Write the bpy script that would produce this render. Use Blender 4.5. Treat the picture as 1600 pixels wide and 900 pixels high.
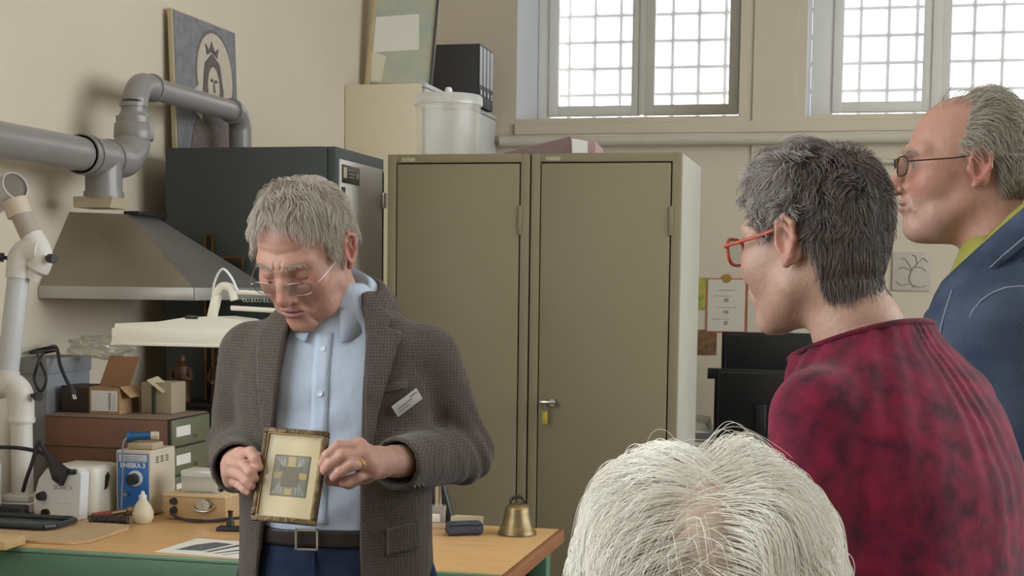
import bpy, bmesh, math, random
import numpy as np
from mathutils import Vector, Matrix

# ------------------------------------------------------------------ camera, light, exposure
for _o in list(bpy.data.objects):
    bpy.data.objects.remove(_o, do_unlink=True)
SC = bpy.context.scene
COL = SC.collection
PI = math.pi


def R(d):
    return math.radians(d)


YAW, PITCH, ROLL, FPX = R(13.1), R(4.3), R(0.72), 2300.0
_fw = Vector((-math.sin(YAW) * math.cos(PITCH), math.cos(YAW) * math.cos(PITCH), -math.sin(PITCH)))
_r0 = Vector((math.cos(YAW), math.sin(YAW), 0))
_u0 = _r0.cross(_fw)
_rt = _r0 * math.cos(ROLL) + _u0 * math.sin(ROLL)
_up = _u0 * math.cos(ROLL) - _r0 * math.sin(ROLL)
_cd = bpy.data.cameras.new('camera')
_cam = bpy.data.objects.new('camera', _cd)
COL.objects.link(_cam)
_m = Matrix((_rt, _up, -_fw)).transposed().to_4x4()
_m.translation = Vector((0, 0, 1.5))
_cam.matrix_world = _m
_cd.sensor_width = 36.0
_cd.lens = 36.0 * FPX / 1600.0
_cd.shift_y = (445 + FPX * math.tan(PITCH) - 450) / 1600.0
_cd.clip_start = 0.02
SC.camera = _cam

WORLD = bpy.data.worlds.new('overcast_sky')
SC.world = WORLD
WORLD.use_nodes = True
_bg = WORLD.node_tree.nodes['Background']
_bg.inputs[0].default_value = (0.90, 0.96, 1.0, 1)
_bg.inputs[1].default_value = 5.0


def portal(name, loc, rot, sx, sy):
    l = bpy.data.lights.new(name, 'AREA')
    l.shape = 'RECTANGLE'
    l.size, l.size_y = sx, sy
    l.cycles.is_portal = True
    o = bpy.data.objects.new(name, l)
    o.location = loc
    o.rotation_euler = rot
    COL.objects.link(o)


# portals guide the daylight that enters the real window openings
portal('daylight_side_window', (-2.75, 0.45, 2.4), (0, R(-90), 0), 2.4, 3.3)
portal('daylight_side_window', (3.85, 3.75, 2.5), (0, R(90), 0), 2.4, 5.5)
portal('daylight_back_window', (-1.33, 9.3, 3.2), (R(-90), 0, 0), 1.3, 1.5)
portal('daylight_back_window', (0.37, 9.3, 3.2), (R(-90), 0, 0), 1.4, 1.5)

SC.view_settings.view_transform = 'Standard'
SC.view_settings.look = 'None'
SC.view_settings.gamma = 1.0
SC.view_settings.use_curve_mapping = False
SC.view_settings.exposure = 0.58
SC.cycles.use_denoising = True
SC.cycles.sample_clamp_indirect = 6.0
SC.cycles.caustics_refractive = False
SC.cycles.caustics_reflective = False
SC.cycles.transparent_max_bounces = 12
SC.cycles_curves.shape = 'RIBBONS'

# ------------------------------------------------------------------ materials


def lin(c):
    return tuple(((v / 255) / 12.92 if v / 255 <= 0.04045 else ((v / 255 + 0.055) / 1.055) ** 2.4) for v in c)


MATS = {}


def mk(name, rgb, rough=0.5, metal=0.0, var=None, bump=None, spec=0.5, rgb2=None, coat=0.0, attr=None, sheen=0.0, trans=0.0, stretch=None):
    """Procedural principled material. var=(scale, amount) mottles the colour, bump=(scale, strength)."""
    if name in MATS:
        return MATS[name]
    m = bpy.data.materials.new(name)
    m.use_nodes = True
    nt = m.node_tree
    b = nt.nodes['Principled BSDF']
    c = (*lin(rgb), 1)
    b.inputs['Base Color'].default_value = c
    b.inputs['Roughness'].default_value = rough
    b.inputs['Metallic'].default_value = metal
    b.inputs['Specular IOR Level'].default_value = spec
    b.inputs['Coat Weight'].default_value = coat
    b.inputs['Sheen Weight'].default_value = sheen
    b.inputs['Transmission Weight'].default_value = trans
    tc = nt.nodes.new('ShaderNodeTexCoord')
    vec = tc.outputs['Object']
    if stretch:
        mp = nt.nodes.new('ShaderNodeMapping')
        mp.inputs['Scale'].default_value = stretch
        nt.links.new(vec, mp.inputs['Vector'])
        vec = mp.outputs['Vector']
    src = None
    if attr:
        a = nt.nodes.new('ShaderNodeAttribute')
        a.attribute_name = attr
        src = a.outputs['Color']
    if var:
        n = nt.nodes.new('ShaderNodeTexNoise')
        n.inputs['Scale'].default_value = var[0]
        n.inputs['Detail'].default_value = 5
        nt.links.new(vec, n.inputs['Vector'])
        mx = nt.nodes.new('ShaderNodeMix')
        mx.data_type = 'RGBA'
        rp = nt.nodes.new('ShaderNodeMapRange')
        rp.inputs[1].default_value = 0.35
        rp.inputs[2].default_value = 0.65
        nt.links.new(n.outputs['Fac'], rp.inputs[0])
        nt.links.new(rp.outputs[0], mx.inputs[0])
        k = 1 - var[1]
        c2 = (*lin(rgb2), 1) if rgb2 else (c[0] * k, c[1] * k, c[2] * k, 1)
        if src:
            mx.blend_type = 'MULTIPLY'
            nt.links.new(src, mx.inputs[6])
            mx.inputs[7].default_value = (k, k, k, 1)
        else:
            mx.inputs[6].default_value = c
            mx.inputs[7].default_value = c2
        src = mx.outputs[2]
    if src:
        nt.links.new(src, b.inputs['Base Color'])
    if bump:
        n2 = nt.nodes.new('ShaderNodeTexNoise')
        n2.inputs['Scale'].default_value = bump[0]
        n2.inputs['Detail'].default_value = 4
        nt.links.new(vec, n2.inputs['Vector'])
        bp = nt.nodes.new('ShaderNodeBump')
        bp.inputs['Strength'].default_value = bump[1]
        bp.inputs['Distance'].default_value = 0.01
        nt.links.new(n2.outputs['Fac'], bp.inputs['Height'])
        nt.links.new(bp.outputs[0], b.inputs['Normal'])
    MATS[name] = m
    return m


def clear(name, rgb, alpha, rough=0.05, haze=0.0, blur=0.0):
    """Clear or frosted sheet: transparent + a little gloss (+ translucent haze, + blurred see-through)."""
    if name in MATS:
        return MATS[name]
    m = bpy.data.materials.new(name)
    m.use_nodes = True
    nt = m.node_tree
    nt.nodes.remove(nt.nodes['Principled BSDF'])
    out = nt.nodes['Material Output']
    t = nt.nodes.new('ShaderNodeBsdfTransparent')
    t.inputs[0].default_value = (*lin(rgb), 1)
    cur = t.outputs[0]

    def mixin(node, f):
        nonlocal cur
        x = nt.nodes.new('ShaderNodeMixShader')
        x.inputs[0].default_value = f
        nt.links.new(cur, x.inputs[1])
        nt.links.new(node.outputs[0], x.inputs[2])
        cur = x.outputs[0]
    if blur:
        r = nt.nodes.new('ShaderNodeBsdfRefraction')
        r.inputs['IOR'].default_value = 1.12
        r.inputs['Roughness'].default_value = 0.35
        mixin(r, blur)
    if haze:
        d = nt.nodes.new('ShaderNodeBsdfDiffuse')
        d.inputs[0].default_value = (*lin(rgb), 1)
        tr = nt.nodes.new('ShaderNodeBsdfTranslucent')
        tr.inputs[0].default_value = (*lin(rgb), 1)
        a = nt.nodes.new('ShaderNodeMixShader')
        nt.links.new(d.outputs[0], a.inputs[1])
        nt.links.new(tr.outputs[0], a.inputs[2])
        mixin(a, haze)
    g = nt.nodes.new('ShaderNodeBsdfGlossy')
    g.inputs['Roughness'].default_value = rough
    mixin(g, alpha)
    nt.links.new(cur, out.inputs[0])
    MATS[name] = m
    return m


def grid_cloth(name, c1, c2, c3, size, rough=0.95):
    """Woven check: two crossed colour grids of the given size (metres)."""
    if name in MATS:
        return MATS[name]
    m = bpy.data.materials.new(name)
    m.use_nodes = True
    nt = m.node_tree
    b = nt.nodes['Principled BSDF']
    b.inputs['Roughness'].default_value = rough
    b.inputs['Specular IOR Level'].default_value = 0.15
    b.inputs['Sheen Weight'].default_value = 0.15
    tc = nt.nodes.new('ShaderNodeTexCoord')
    nz = nt.nodes.new('ShaderNodeTexNoise')
    nz.inputs['Scale'].default_value = 35
    nt.links.new(tc.outputs['Object'], nz.inputs['Vector'])
    wob = nt.nodes.new('ShaderNodeVectorMath')
    wob.operation = 'MULTIPLY_ADD'
    nt.links.new(nz.outputs['Color'], wob.inputs[0])
    wob.inputs[1].default_value = (0.004, 0.004, 0.004)
    nt.links.new(tc.outputs['Object'], wob.inputs[2])
    facs = []
    for ax in ('X', 'Z'):
        w = nt.nodes.new('ShaderNodeTexWave')
        w.wave_type = 'BANDS'
        w.bands_direction = ax
        w.inputs['Scale'].default_value = 0.314 / size
        w.inputs['Distortion'].default_value = 0.0
        nt.links.new(wob.outputs[0], w.inputs['Vector'])
        facs.append(w.outputs['Fac'])
    mu = nt.nodes.new('ShaderNodeMath')
    mu.operation = 'MULTIPLY'
    nt.links.new(facs[0], mu.inputs[0])
    nt.links.new(facs[1], mu.inputs[1])
    m1 = nt.nodes.new('ShaderNodeMix')
    m1.data_type = 'RGBA'
    nt.links.new(mu.outputs[0], m1.inputs[0])
    m1.inputs[6].default_value = (*lin(c1), 1)
    m1.inputs[7].default_value = (*lin(c2), 1)
    n2 = nt.nodes.new('ShaderNodeTexNoise')
    n2.inputs['Scale'].default_value = 300
    nt.links.new(tc.outputs['Object'], n2.inputs['Vector'])
    m2 = nt.nodes.new('ShaderNodeMix')
    m2.data_type = 'RGBA'
    r = nt.nodes.new('ShaderNodeMapRange')
    r.inputs[1].default_value = 0.5
    r.inputs[2].default_value = 0.75
    nt.links.new(n2.outputs['Fac'], r.inputs[0])
    nt.links.new(r.outputs[0], m2.inputs[0])
    nt.links.new(m1.outputs[2], m2.inputs[6])
    m2.inputs[7].default_value = (*lin(c3), 1)
    nt.links.new(m2.outputs[2], b.inputs['Base Color'])
    n3 = nt.nodes.new('ShaderNodeTexNoise')
    n3.inputs['Scale'].default_value = 14
    n3.inputs['Detail'].default_value = 3
    nt.links.new(tc.outputs['Object'], n3.inputs['Vector'])
    bp = nt.nodes.new('ShaderNodeBump')
    bp.inputs['Strength'].default_value = 0.45
    bp.inputs['Distance'].default_value = 0.02
    nt.links.new(n3.outputs['Fac'], bp.inputs['Height'])
    nt.links.new(bp.outputs[0], b.inputs['Normal'])
    MATS[name] = m
    return m


def hair_mat(name, rgb, rgb2, rough=0.4):
    """Strand material whose colour differs from strand to strand."""
    m = bpy.data.materials.new(name)
    m.use_nodes = True
    nt = m.node_tree
    b = nt.nodes['Principled BSDF']
    b.inputs['Roughness'].default_value = rough
    b.inputs['Specular IOR Level'].default_value = 0.35
    hi = nt.nodes.new('ShaderNodeHairInfo')
    mx = nt.nodes.new('ShaderNodeMix')
    mx.data_type = 'RGBA'
    nt.links.new(hi.outputs['Random'], mx.inputs[0])
    mx.inputs[6].default_value = (*lin(rgb), 1)
    mx.inputs[7].default_value = (*lin(rgb2), 1)
    nt.links.new(mx.outputs[2], b.inputs['Base Color'])
    return m


# ------------------------------------------------------------------ scene-graph helpers


def tag(o, label=None, cat=None, group=None, kind=None):
    if label:
        o['label'] = label
    if cat:
        o['category'] = cat
    if group:
        o['group'] = group
    if kind:
        o['kind'] = kind
    return o


def thing(name, label, cat, loc=(0, 0, 0), rz=0.0, group=None, kind=None):
    o = bpy.data.objects.new(name, None)
    o.empty_display_size = 0.05
    COL.objects.link(o)
    o.location = loc
    o.rotation_euler = (0, 0, rz)
    return tag(o, label, cat, group, kind)


def link(name, me, parent=None, label=None):
    o = bpy.data.objects.new(name, me)
    COL.objects.link(o)
    if parent:
        o.parent = parent
    if label:
        o['label'] = label
    return o


def rotm(rx=0, ry=0, rz=0):
    return (Matrix.Rotation(R(rz), 3, 'Z') @ Matrix.Rotation(R(ry), 3, 'Y') @ Matrix.Rotation(R(rx), 3, 'X'))


class MB:
    """Collects shapes into one bmesh."""

    def __init__(self):
        self.bm = bmesh.new()

    def box(self, lo, hi, bev=0.0, rot=None, seg=2, at=None):
        lo, hi = Vector(lo), Vector(hi)
        c = (lo + hi) / 2
        s = hi - lo
        r = bmesh.ops.create_cube(self.bm, size=1.0)
        vs = r['verts']
        for v in vs:
            v.co = Vector((v.co.x * s.x, v.co.y * s.y, v.co.z * s.z))
        if bev:
            es = list({e for v in vs for e in v.link_edges})
            rr = bmesh.ops.bevel(self.bm, geom=es, offset=bev, segments=seg, profile=0.5, affect='EDGES')
            vs = list({v for f in rr['faces'] for v in f.verts} | {v for v in vs if v.is_valid})
        for v in vs:
            p = v.co
            if rot is not None:
                p = rot @ p
            v.co = p + c
        return self

    def cyl(self, a, b, r0, r1=None, n=20, caps=True):
        r1 = r0 if r1 is None else r1
        return self.tube([a, b], [r0, r1], n, caps)

    def tube(self, pts, rad, n=12, caps=True):
        pts = [Vector(p) for p in pts]
        if not hasattr(rad, '__len__'):
            rad = [rad] * len(pts)
        rings = []
        nrm = None
        for i, p in enumerate(pts):
            if i == 0:
                t = pts[1] - pts[0]
            elif i == len(pts) - 1:
                t = pts[-1] - pts[-2]
            else:
                t = (pts[i + 1] - p).normalized() + (p - pts[i - 1]).normalized()
            t.normalize()
            if nrm is None:
                nrm = t.orthogonal().normalized()
            else:
                nrm = (nrm - t * nrm.dot(t))
                nrm = nrm.normalized() if nrm.length > 1e-6 else t.orthogonal().normalized()
            bn = t.cross(nrm)
            rings.append([self.bm.verts.new(p + (nrm * math.cos(2 * PI * k / n) + bn * math.sin(2 * PI * k / n)) * rad[i]) for k in range(n)])
        for a, b in zip(rings, rings[1:]):
            for k in range(n):
                self.bm.faces.new((a[k], a[(k + 1) % n], b[(k + 1) % n], b[k]))
        if caps:
            self.bm.faces.new(list(reversed(rings[0])))
            self.bm.faces.new(rings[-1])
        return self

    def lathe(self, prof, o=(0, 0, 0), n=28, axis=None):
        """prof: list of (radius, height)."""
        q = Vector((0, 0, 1)).rotation_difference(Vector(axis)).to_matrix() if axis else Matrix.Identity(3)
        o = Vector(o)
        rings = []
        for r, h in prof:
            if r < 1e-6:
                rings.append([self.bm.verts.new(q @ Vector((0, 0, h)) + o)])
            else:
                rings.append([self.bm.verts.new(q @ Vector((r * math.cos(2 * PI * k / n), r * math.sin(2 * PI * k / n), h)) + o) for k in range(n)])
        for a, b in zip(rings, rings[1:]):
            if len(a) == 1 and len(b) == 1:
                continue
            for k in range(n):
                k2 = (k + 1) % n
                if len(a) == 1:
                    self.bm.faces.new((a[0], b[k2], b[k]))
                elif len(b) == 1:
                    self.bm.faces.new((a[k], a[k2], b[0]))
                else:
                    self.bm.faces.new((a[k], a[k2], b[k2], b[k]))
        return self

    def prism(self, poly, ex):
        """poly: 3-D points of one face; ex: extrusion vector."""
        ex = Vector(ex)
        a = [self.bm.verts.new(Vector(p)) for p in poly]
        b = [self.bm.verts.new(Vector(p) + ex) for p in poly]
        self.bm.faces.new(list(reversed(a)))
        self.bm.faces.new(b)
        n = len(a)
        for k in range(n):
            self.bm.faces.new((a[k], a[(k + 1) % n], b[(k + 1) % n], b[k]))
        return self

    def hull8(self, bot, top):
        a = [self.bm.verts.new(Vector(p)) for p in bot]
        b = [self.bm.verts.new(Vector(p)) for p in top]
        self.bm.faces.new(list(reversed(a)))
        self.bm.faces.new(b)
        n = len(a)
        for k in range(n):
            self.bm.faces.new((a[k], a[(k + 1) % n], b[(k + 1) % n], b[k]))
        return self

    def ball(self, c, r, sx=1, sy=1, sz=1, n=16):
        rr = bmesh.ops.create_uvsphere(self.bm, u_segments=n, v_segments=max(6, n // 2), radius=r)
        for v in rr['verts']:
            v.co = Vector((v.co.x * sx, v.co.y * sy, v.co.z * sz)) + Vector(c)
        return self

    def build(self, name, mat, parent=None, smooth=None, label=None, xf=None):
        if xf is not None:
            for v in self.bm.verts:
                v.co = xf @ v.co
        bmesh.ops.recalc_face_normals(self.bm, faces=self.bm.faces[:])
        me = bpy.data.meshes.new(name)
        self.bm.to_mesh(me)
        self.bm.free()
        me.materials.append(mat)
        if smooth is None:
            smooth = 40
        if smooth:
            me.polygons.foreach_set('use_smooth', [True] * len(me.polygons))
            me.set_sharp_from_angle(angle=R(smooth))
        return link(name, me, parent, label)


def arc(c, r, a0, a1, ux, uy, n=10):
    c, ux, uy = Vector(c), Vector(ux), Vector(uy)
    return [c + ux * r * math.cos(R(a0 + (a1 - a0) * i / n)) + uy * r * math.sin(R(a0 + (a1 - a0) * i / n)) for i in range(n + 1)]


def spline(pts, n=8):
    """Catmull-Rom through the points."""
    P = [Vector(p) for p in pts]
    P = [P[0] * 2 - P[1]] + P + [P[-1] * 2 - P[-2]]
    out = []
    for i in range(1, len(P) - 2):
        for k in range(n):
            t = k / n
            a, b, c, d = P[i - 1], P[i], P[i + 1], P[i + 2]
            out.append(0.5 * ((2 * b) + (c - a) * t + (2 * a - 5 * b + 4 * c - d) * t * t + (3 * b - a - 3 * c + d) * t ** 3))
    out.append(P[-2])
    return out


def text(name, s, size, mat, parent, loc, rot, label=None, ext=0.0003, xs=1.0, align='CENTER', bold=0.0):
    cu = bpy.data.curves.new(name, 'FONT')
    cu.body = s
    cu.size = size
    cu.extrude = ext
    cu.offset = bold
    cu.align_x = align
    cu.align_y = 'CENTER'
    tmp = bpy.data.objects.new(name, cu)
    COL.objects.link(tmp)
    dg = bpy.context.evaluated_depsgraph_get()
    me = bpy.data.meshes.new_from_object(tmp.evaluated_get(dg))
    bpy.data.objects.remove(tmp, do_unlink=True)
    me.materials.clear()
    me.materials.append(mat)
    o = link(name, me, parent, label)
    o.location = loc
    o.rotation_euler = tuple(R(a) for a in rot)
    o.scale = (xs, 1, 1)
    return o


def struct(o):
    o['kind'] = 'structure'
    return o
# ------------------------------------------------------------------ room shell
M_WALL = mk('wall_paint', (213, 201, 181), 0.9, var=(1.2, 0.05), bump=(60, 0.04), spec=0.2)
M_CEIL = mk('ceiling_paint', (228, 224, 214), 0.9, var=(1.0, 0.03))
M_FLOOR = mk('floor_lino', (120, 112, 100), 0.6, var=(9, 0.2), bump=(60, 0.03))
M_WFRAME = mk('window_frame_paint', (234, 232, 226), 0.45, var=(3, 0.04))
M_REVEAL = mk('reveal_paint', (226, 228, 232), 0.8, var=(3, 0.03))
M_GLASS = clear('window_pane_glass', (250, 250, 252), 0.03, rough=0.1, haze=0.12, blur=0.75)
M_SIDEGLASS = clear('side_pane_glass', (252, 252, 252), 0.03, rough=0.02)
M_IRON = mk('grille_iron', (176, 174, 176), 0.6, var=(20, 0.2))
M_PIPEW = mk('wall_pipe_paint', (206, 198, 182), 0.4, var=(6, 0.05))

UL, UR, VF, VB, ZC = -2.5, 3.6, -2.6, 8.5, 4.2
struct(MB().box((UL - 0.4, VF - 0.3, -0.2), (UR + 0.4, VB + 0.65, 0.0)).build('floor', M_FLOOR))
struct(MB().box((UL - 0.4, VF - 0.3, ZC), (UR + 0.4, VB + 0.65, ZC + 0.2)).build('ceiling', M_CEIL))


def wall_u(name, u0, u1, openings):
    """Wall lying in a u-slab with (v0, v1, z0, z1) openings."""
    m = MB()
    v = VF - 0.3
    for v0, v1, z0, z1 in openings:
        m.box((u0, v, 0), (u1, v0, ZC)).box((u0, v0, 0), (u1, v1, z0)).box((u0, v0, z1), (u1, v1, ZC))
        v = v1
    m.box((u0, v, 0), (u1, VB + 0.65, ZC))
    return struct(m.build(name, M_WALL, smooth=0))


wall_u('wall_left', UL - 0.3, UL, [(-1.2, 2.1, 1.2, 3.6)])
wall_u('wall_right', UR, UR + 0.3, [(1.0, 6.5, 1.3, 3.7)])
struct(MB().box((UL, VF - 0.3, 0), (UR, VF, ZC)).build('wall_front', M_WALL, smooth=0))
W1 = (-1.976, -0.68)
W2 = (-0.311, 1.06)
ZW0, ZW1 = 2.467, 3.95
m = MB()
u = UL
for a, b in (W1, W2):
    m.box((u, VB, 0), (a, VB + 0.65, ZC)).box((a, VB, 0), (b, VB + 0.65, ZW0)).box((a, VB, ZW1), (b, VB + 0.65, ZC))
    u = b
m.box((u, VB, 0), (UR, VB + 0.65, ZC))
struct(m.build('wall_back', M_WALL, smooth=0))
# white reveals lining the deep back openings
for k, (a, b) in enumerate((W1, W2)):
    struct(MB().box((a, VB + 0.003, ZW0), (a + 0.006, VB + 0.6, ZW1)).build('trim_%d' % (k + 1), M_REVEAL, smooth=0))
# shallow pilaster between the windows and a flat band over the wall pipe
struct(MB().box((-0.605, VB - 0.012, 0), (-0.36, VB, ZC), 0.003).build('trim_3', M_WALL, smooth=0))
struct(MB().box((-1.98, VB - 0.02, 2.375), (3.3, VB, 2.44), 0.004).build('trim_4', M_WALL, smooth=0))
struct(MB().box((UL, VF, 0), (UL + 0.015, VB, 0.1), 0.003).build('baseboard_left', M_WFRAME, smooth=0))
struct(MB().box((UL, VB - 0.015, 0), (UR, VB, 0.1), 0.003).build('baseboard_back', M_WFRAME, smooth=0))


def back_window(n, u0, glass, vf=9.06):
    """Casement pair: outer frame, two sashes with panes, iron grille outside."""
    w = thing('window_%d' % n, None, None, (0, 0, 0), kind='structure')
    (g0, g1), (g2, g3) = glass
    zb, zg, zt = ZW0 + 0.004, 2.606, ZW1 - 0.004
    uend = W1[1] if n == 1 else W2[1]
    f = MB()
    f.box((u0 + 0.008, vf, zb), (g0 - 0.055, vf + 0.07, zt), 0.006)
    f.box((g3 + 0.06, vf, zb), (uend - 0.004, vf + 0.07, zt), 0.006)
    f.box((g0 - 0.06, vf, zb), (g3 + 0.065, vf + 0.07, zg - 0.07), 0.006)
    f.box((g0 - 0.06, vf, zt - 0.07), (g3 + 0.065, vf + 0.07, zt), 0.006)
    f.build('window_frame', M_WFRAME, w)
    for a, b in ((g0, g1), (g2, g3)):
        s = MB()
        e = 0.058
        s.box((a - e, vf - 0.018, zg - 0.062), (a, vf + 0.04, zt - 0.06), 0.007)
        s.box((b, vf - 0.018, zg - 0.062), (b + e, vf + 0.04, zt - 0.06), 0.007)
        s.box((a - 0.004, vf - 0.018, zg - 0.062), (b + 0.004, vf + 0.04, zg), 0.007)
        s.box((a - 0.004, vf - 0.018, zt - 0.12), (b + 0.004, vf + 0.04, zt - 0.06), 0.007)
        so = s.build('sash', M_WFRAME, w)
        MB().box((a - 0.005, vf + 0.012, zg - 0.005), (b + 0.005, vf + 0.016, zt - 0.115)).build('pane', M_GLASS, so, smooth=0)
    MB().box((g1 + 0.05, vf - 0.034, zg - 0.06), (g2 - 0.05, vf - 0.0, zt - 0.06), 0.006).build('meeting_strip', M_WFRAME, w)
    gr = MB().box((u0 - 0.1, VB + 0.86, 2.545), (uend + 0.1, VB + 0.882, 2.565)).build('grille', M_IRON, w)
    us = [u0 + 0.145 + 0.165 * i for i in range(8)] if n == 1 else [-0.022 + 0.166 * i for i in range(7)]
    for x in us:
        MB().box((x - 0.012, VB + 0.862, 2.3), (x + 0.012, VB + 0.886, 4.0)).build('bar', M_IRON, gr)
    for i in range(8):
        z = 2.71 + 0.165 * i
        MB().box((u0 - 0.1, VB + 0.85, z - 0.012), (uend + 0.1, VB + 0.874, z + 0.012)).build('bar', M_IRON, gr)
    return w


back_window(1, W1[0], ((-1.838, -1.38), (-1.241, -0.789)))
back_window(2, W2[0], ((-0.118, 0.338), (0.494, 0.95)))


def side_window(n, u, v0, v1, z0, z1, posts):
    w = thing('window_%d' % n, None, None, (0, 0, 0), kind='structure')
    f = MB()
    f.box((u, v0, z0), (u + 0.06, v1, z0 + 0.07)).box((u, v0, z1 - 0.07), (u + 0.06, v1, z1))
    vs = [v0 + (v1 - v0) * i / posts for i in range(posts + 1)]
    for v in vs:
        f.box((u, max(v0, v - 0.04), z0), (u + 0.06, min(v1, v + 0.04), z1))
    f.build('window_frame', M_WFRAME, w)
    for a, b in zip(vs, vs[1:]):
        MB().box((u + 0.02, a + 0.03, z0 + 0.06), (u + 0.024, b - 0.03, z1 - 0.06)).build('pane', M_SIDEGLASS, w, smooth=0)


side_window(3, UL - 0.2, -1.2, 2.1, 1.2, 3.6, 3)
side_window(4, UR + 0.12, 1.0, 6.5, 1.3, 3.7, 5)

# heating pipe running along the back wall under the windows
t = thing('heating_pipe', 'long cream heating pipe running along the back wall below the windows', 'pipe', (0, VB - 0.075, 2.335))
MB().cyl((-2.05, 0, 0), (3.4, 0, 0), 0.033, n=20).build('pipe_run', M_PIPEW, t)
for x in (-1.2, 0.6, 2.4):
    MB().box((x - 0.012, 0.0, -0.012), (x + 0.012, 0.076, 0.012)).build('bracket', M_PIPEW, t)
t = thing('picture_rail', 'short pale rail with brass end cap on the back wall below the heating pipe', 'rail', (0.15, VB - 0.04, 2.205))
MB().cyl((-0.35, 0, 0), (0.04, 0, 0), 0.012).build('rail_bar', M_PIPEW, t)
MB().cyl((0.04, 0, 0), (0.08, 0, 0), 0.018, 0.014).build('end_cap', mk('old_brass', (176, 136, 70), 0.35, 0.9, var=(40, 0.3)), t, label='brass end cap')
MB().box((-0.16, 0.0, -0.01), (-0.14, 0.042, 0.01)).build('bracket', M_PIPEW, t)

# building across the yard, seen through the barred windows
t = thing('outside_building', 'pale overexposed house front seen through the barred windows', 'building', (-0.5, 13.0, 0))
MB().box((-6, 0, -1), (6, 0.4, 7), 0.0).build('facade', mk('opposite_render', (240, 236, 234), 0.9, var=(0.8, 0.03)), t, smooth=0)
for x in (-1.35, 0.9):
    f = MB().box((x - 0.55, -0.05, 2.9), (x + 0.55, 0.0, 4.5), 0.01).build('window_surround', mk('opposite_trim', (228, 214, 206), 0.8, var=(2, 0.05)), t)
    MB().box((x - 0.42, -0.056, 3.05), (x + 0.42, -0.048, 4.35)).build('pane', mk('far_glass', (205, 212, 224), 0.1), f, smooth=0)
struct(MB().box((-7, VB + 0.66, -0.3), (6, 13.0, -0.1)).build('ground', mk('yard_paving', (200, 198, 194), 0.9, var=(3, 0.1))))

# ------------------------------------------------------------------ cupboards
M_OLIVE = mk('olive_grey_enamel', (138, 127, 101), 0.5, var=(2.5, 0.05), bump=(180, 0.03), spec=0.4)
M_OLIVE2 = mk('olive_grey_side', (172, 170, 158), 0.45, var=(2.5, 0.04))
M_SEAM = mk('seam_dark', (52, 48, 38), 0.8, var=(20, 0.1))
M_CHROME = mk('worn_chrome', (205, 205, 200), 0.25, 1.0, var=(30, 0.1))
M_YELLOW = mk('yellow_tag', (196, 172, 44), 0.5, var=(40, 0.15))
M_LABEL = mk('label_strip', (176, 168, 146), 0.7, var=(60, 0.08))

V0 = 4.95


def locker(label, u0, u1, hinge, has_lock):
    W = u1 - u0
    t = thing('metal_cabinet', label, 'cabinet', (u0, V0, 0), group=None)
    H = 1.948
    MB().box((0, 0.03, 0.0), (W, 0.62, H), 0.004).build('carcass', M_OLIVE2, t)
    f = MB()
    f.box((0, 0, 0.0), (0.032, 0.03, H), 0.003).box((W - 0.032, 0, 0), (W, 0.03, H), 0.003)
    f.box((0.03, 0, H - 0.03), (W - 0.03, 0.03, H), 0.003).box((0.03, 0, 0), (W - 0.03, 0.03, 0.08), 0.003)
    f.build('front_frame', M_OLIVE, t)
    MB().box((0.031, 0.02, 0.08), (W - 0.031, 0.031, H - 0.028)).build('door_gap', M_SEAM, t)
    d = MB().box((0.035, -0.001, 0.085), (W - 0.036, 0.022, H - 0.034), 0.004).build('door', M_OLIVE, t)
    for z in (0.35, 1.72):
        MB().box((W - 0.04, -0.007, z - 0.05), (W - 0.026, 0.004, z + 0.05), 0.004).build('hinge', M_OLIVE, d)
    MB().box((0.05, -0.0025, H - 0.026), (0.10, 0.001, H - 0.012), 0.001).build('label_strip', M_LABEL, t)
    if has_lock:
        h = MB().box((0.045, -0.04, 1.093), (0.105, -0.022, 1.107), 0.006)
        h.cyl((0.09, -0.03, 1.1), (0.09, 0.0, 1.1), 0.012)
        ho = h.build('handle', M_CHROME, d, label='chrome door handle')
        MB().box((0.056, -0.032, 1.025), (0.074, -0.027, 1.07), 0.002).build('key_tag', M_YELLOW, d, label='yellow key tag')
        MB().cyl((0.065, -0.03, 1.066), (0.065, -0.03, 1.1), 0.003, n=8).build('key_ring', M_CHROME, d)
    return t


locker('tall olive grey metal cabinet right behind the man in the jacket', -1.608, -1.099, 'r', False)
locker('tall olive grey metal cabinet with chrome handle and yellow key tag', -1.094, -0.580, 'r', True)

M_DARK = mk('dark_green_enamel', (66, 72, 71), 0.6, var=(3, 0.08), bump=(200, 0.03))
M_GREYDOOR = mk('grey_door_enamel', (206, 201, 192), 0.5, var=(2, 0.04))
M_BLACK = mk('black_plastic', (34, 34, 36), 0.45, var=(40, 0.15))
t = thing('dark_cabinet', 'tall dark green cabinet with a pale grey door, between hood and olive cabinets', 'cabinet', (-2.383, 4.81, 0))
c = MB().box((0, 0, 0.0), (0.60, 0.532, 1.965), 0.004)
c.build('carcass', M_DARK, t)
MB().box((0.60, 0.006, 0.05), (0.633, 0.53, 1.965), 0.004).build('front_frame', M_DARK, t)
MB().box((0.632, 0.03, 0.06), (0.640, 0.495, 1.925), 0.003).build('door', M_GREYDOOR, t, label='pale grey door')
MB().box((0.632, 0.497, 0.06), (0.6365, 0.522, 1.915)).build('door_gap', M_SEAM, t)
MB().box((0.634, 0.482, 1.78), (0.652, 0.522, 1.84), 0.006).build('hinge', M_CHROME, t)
p = MB().box((0.640, 0.045, 1.845), (0.643, 0.225, 1.908), 0.001).build('name_plate', mk('plate_dark', (66, 60, 58), 0.35, 0.3, var=(60, 0.3)), t, label='dark printed name plate')
MB().box((0.6425, 0.055, 1.862), (0.6438, 0.09, 1.9), 0.0005).build('round_emblem', M_LABEL, p)
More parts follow.
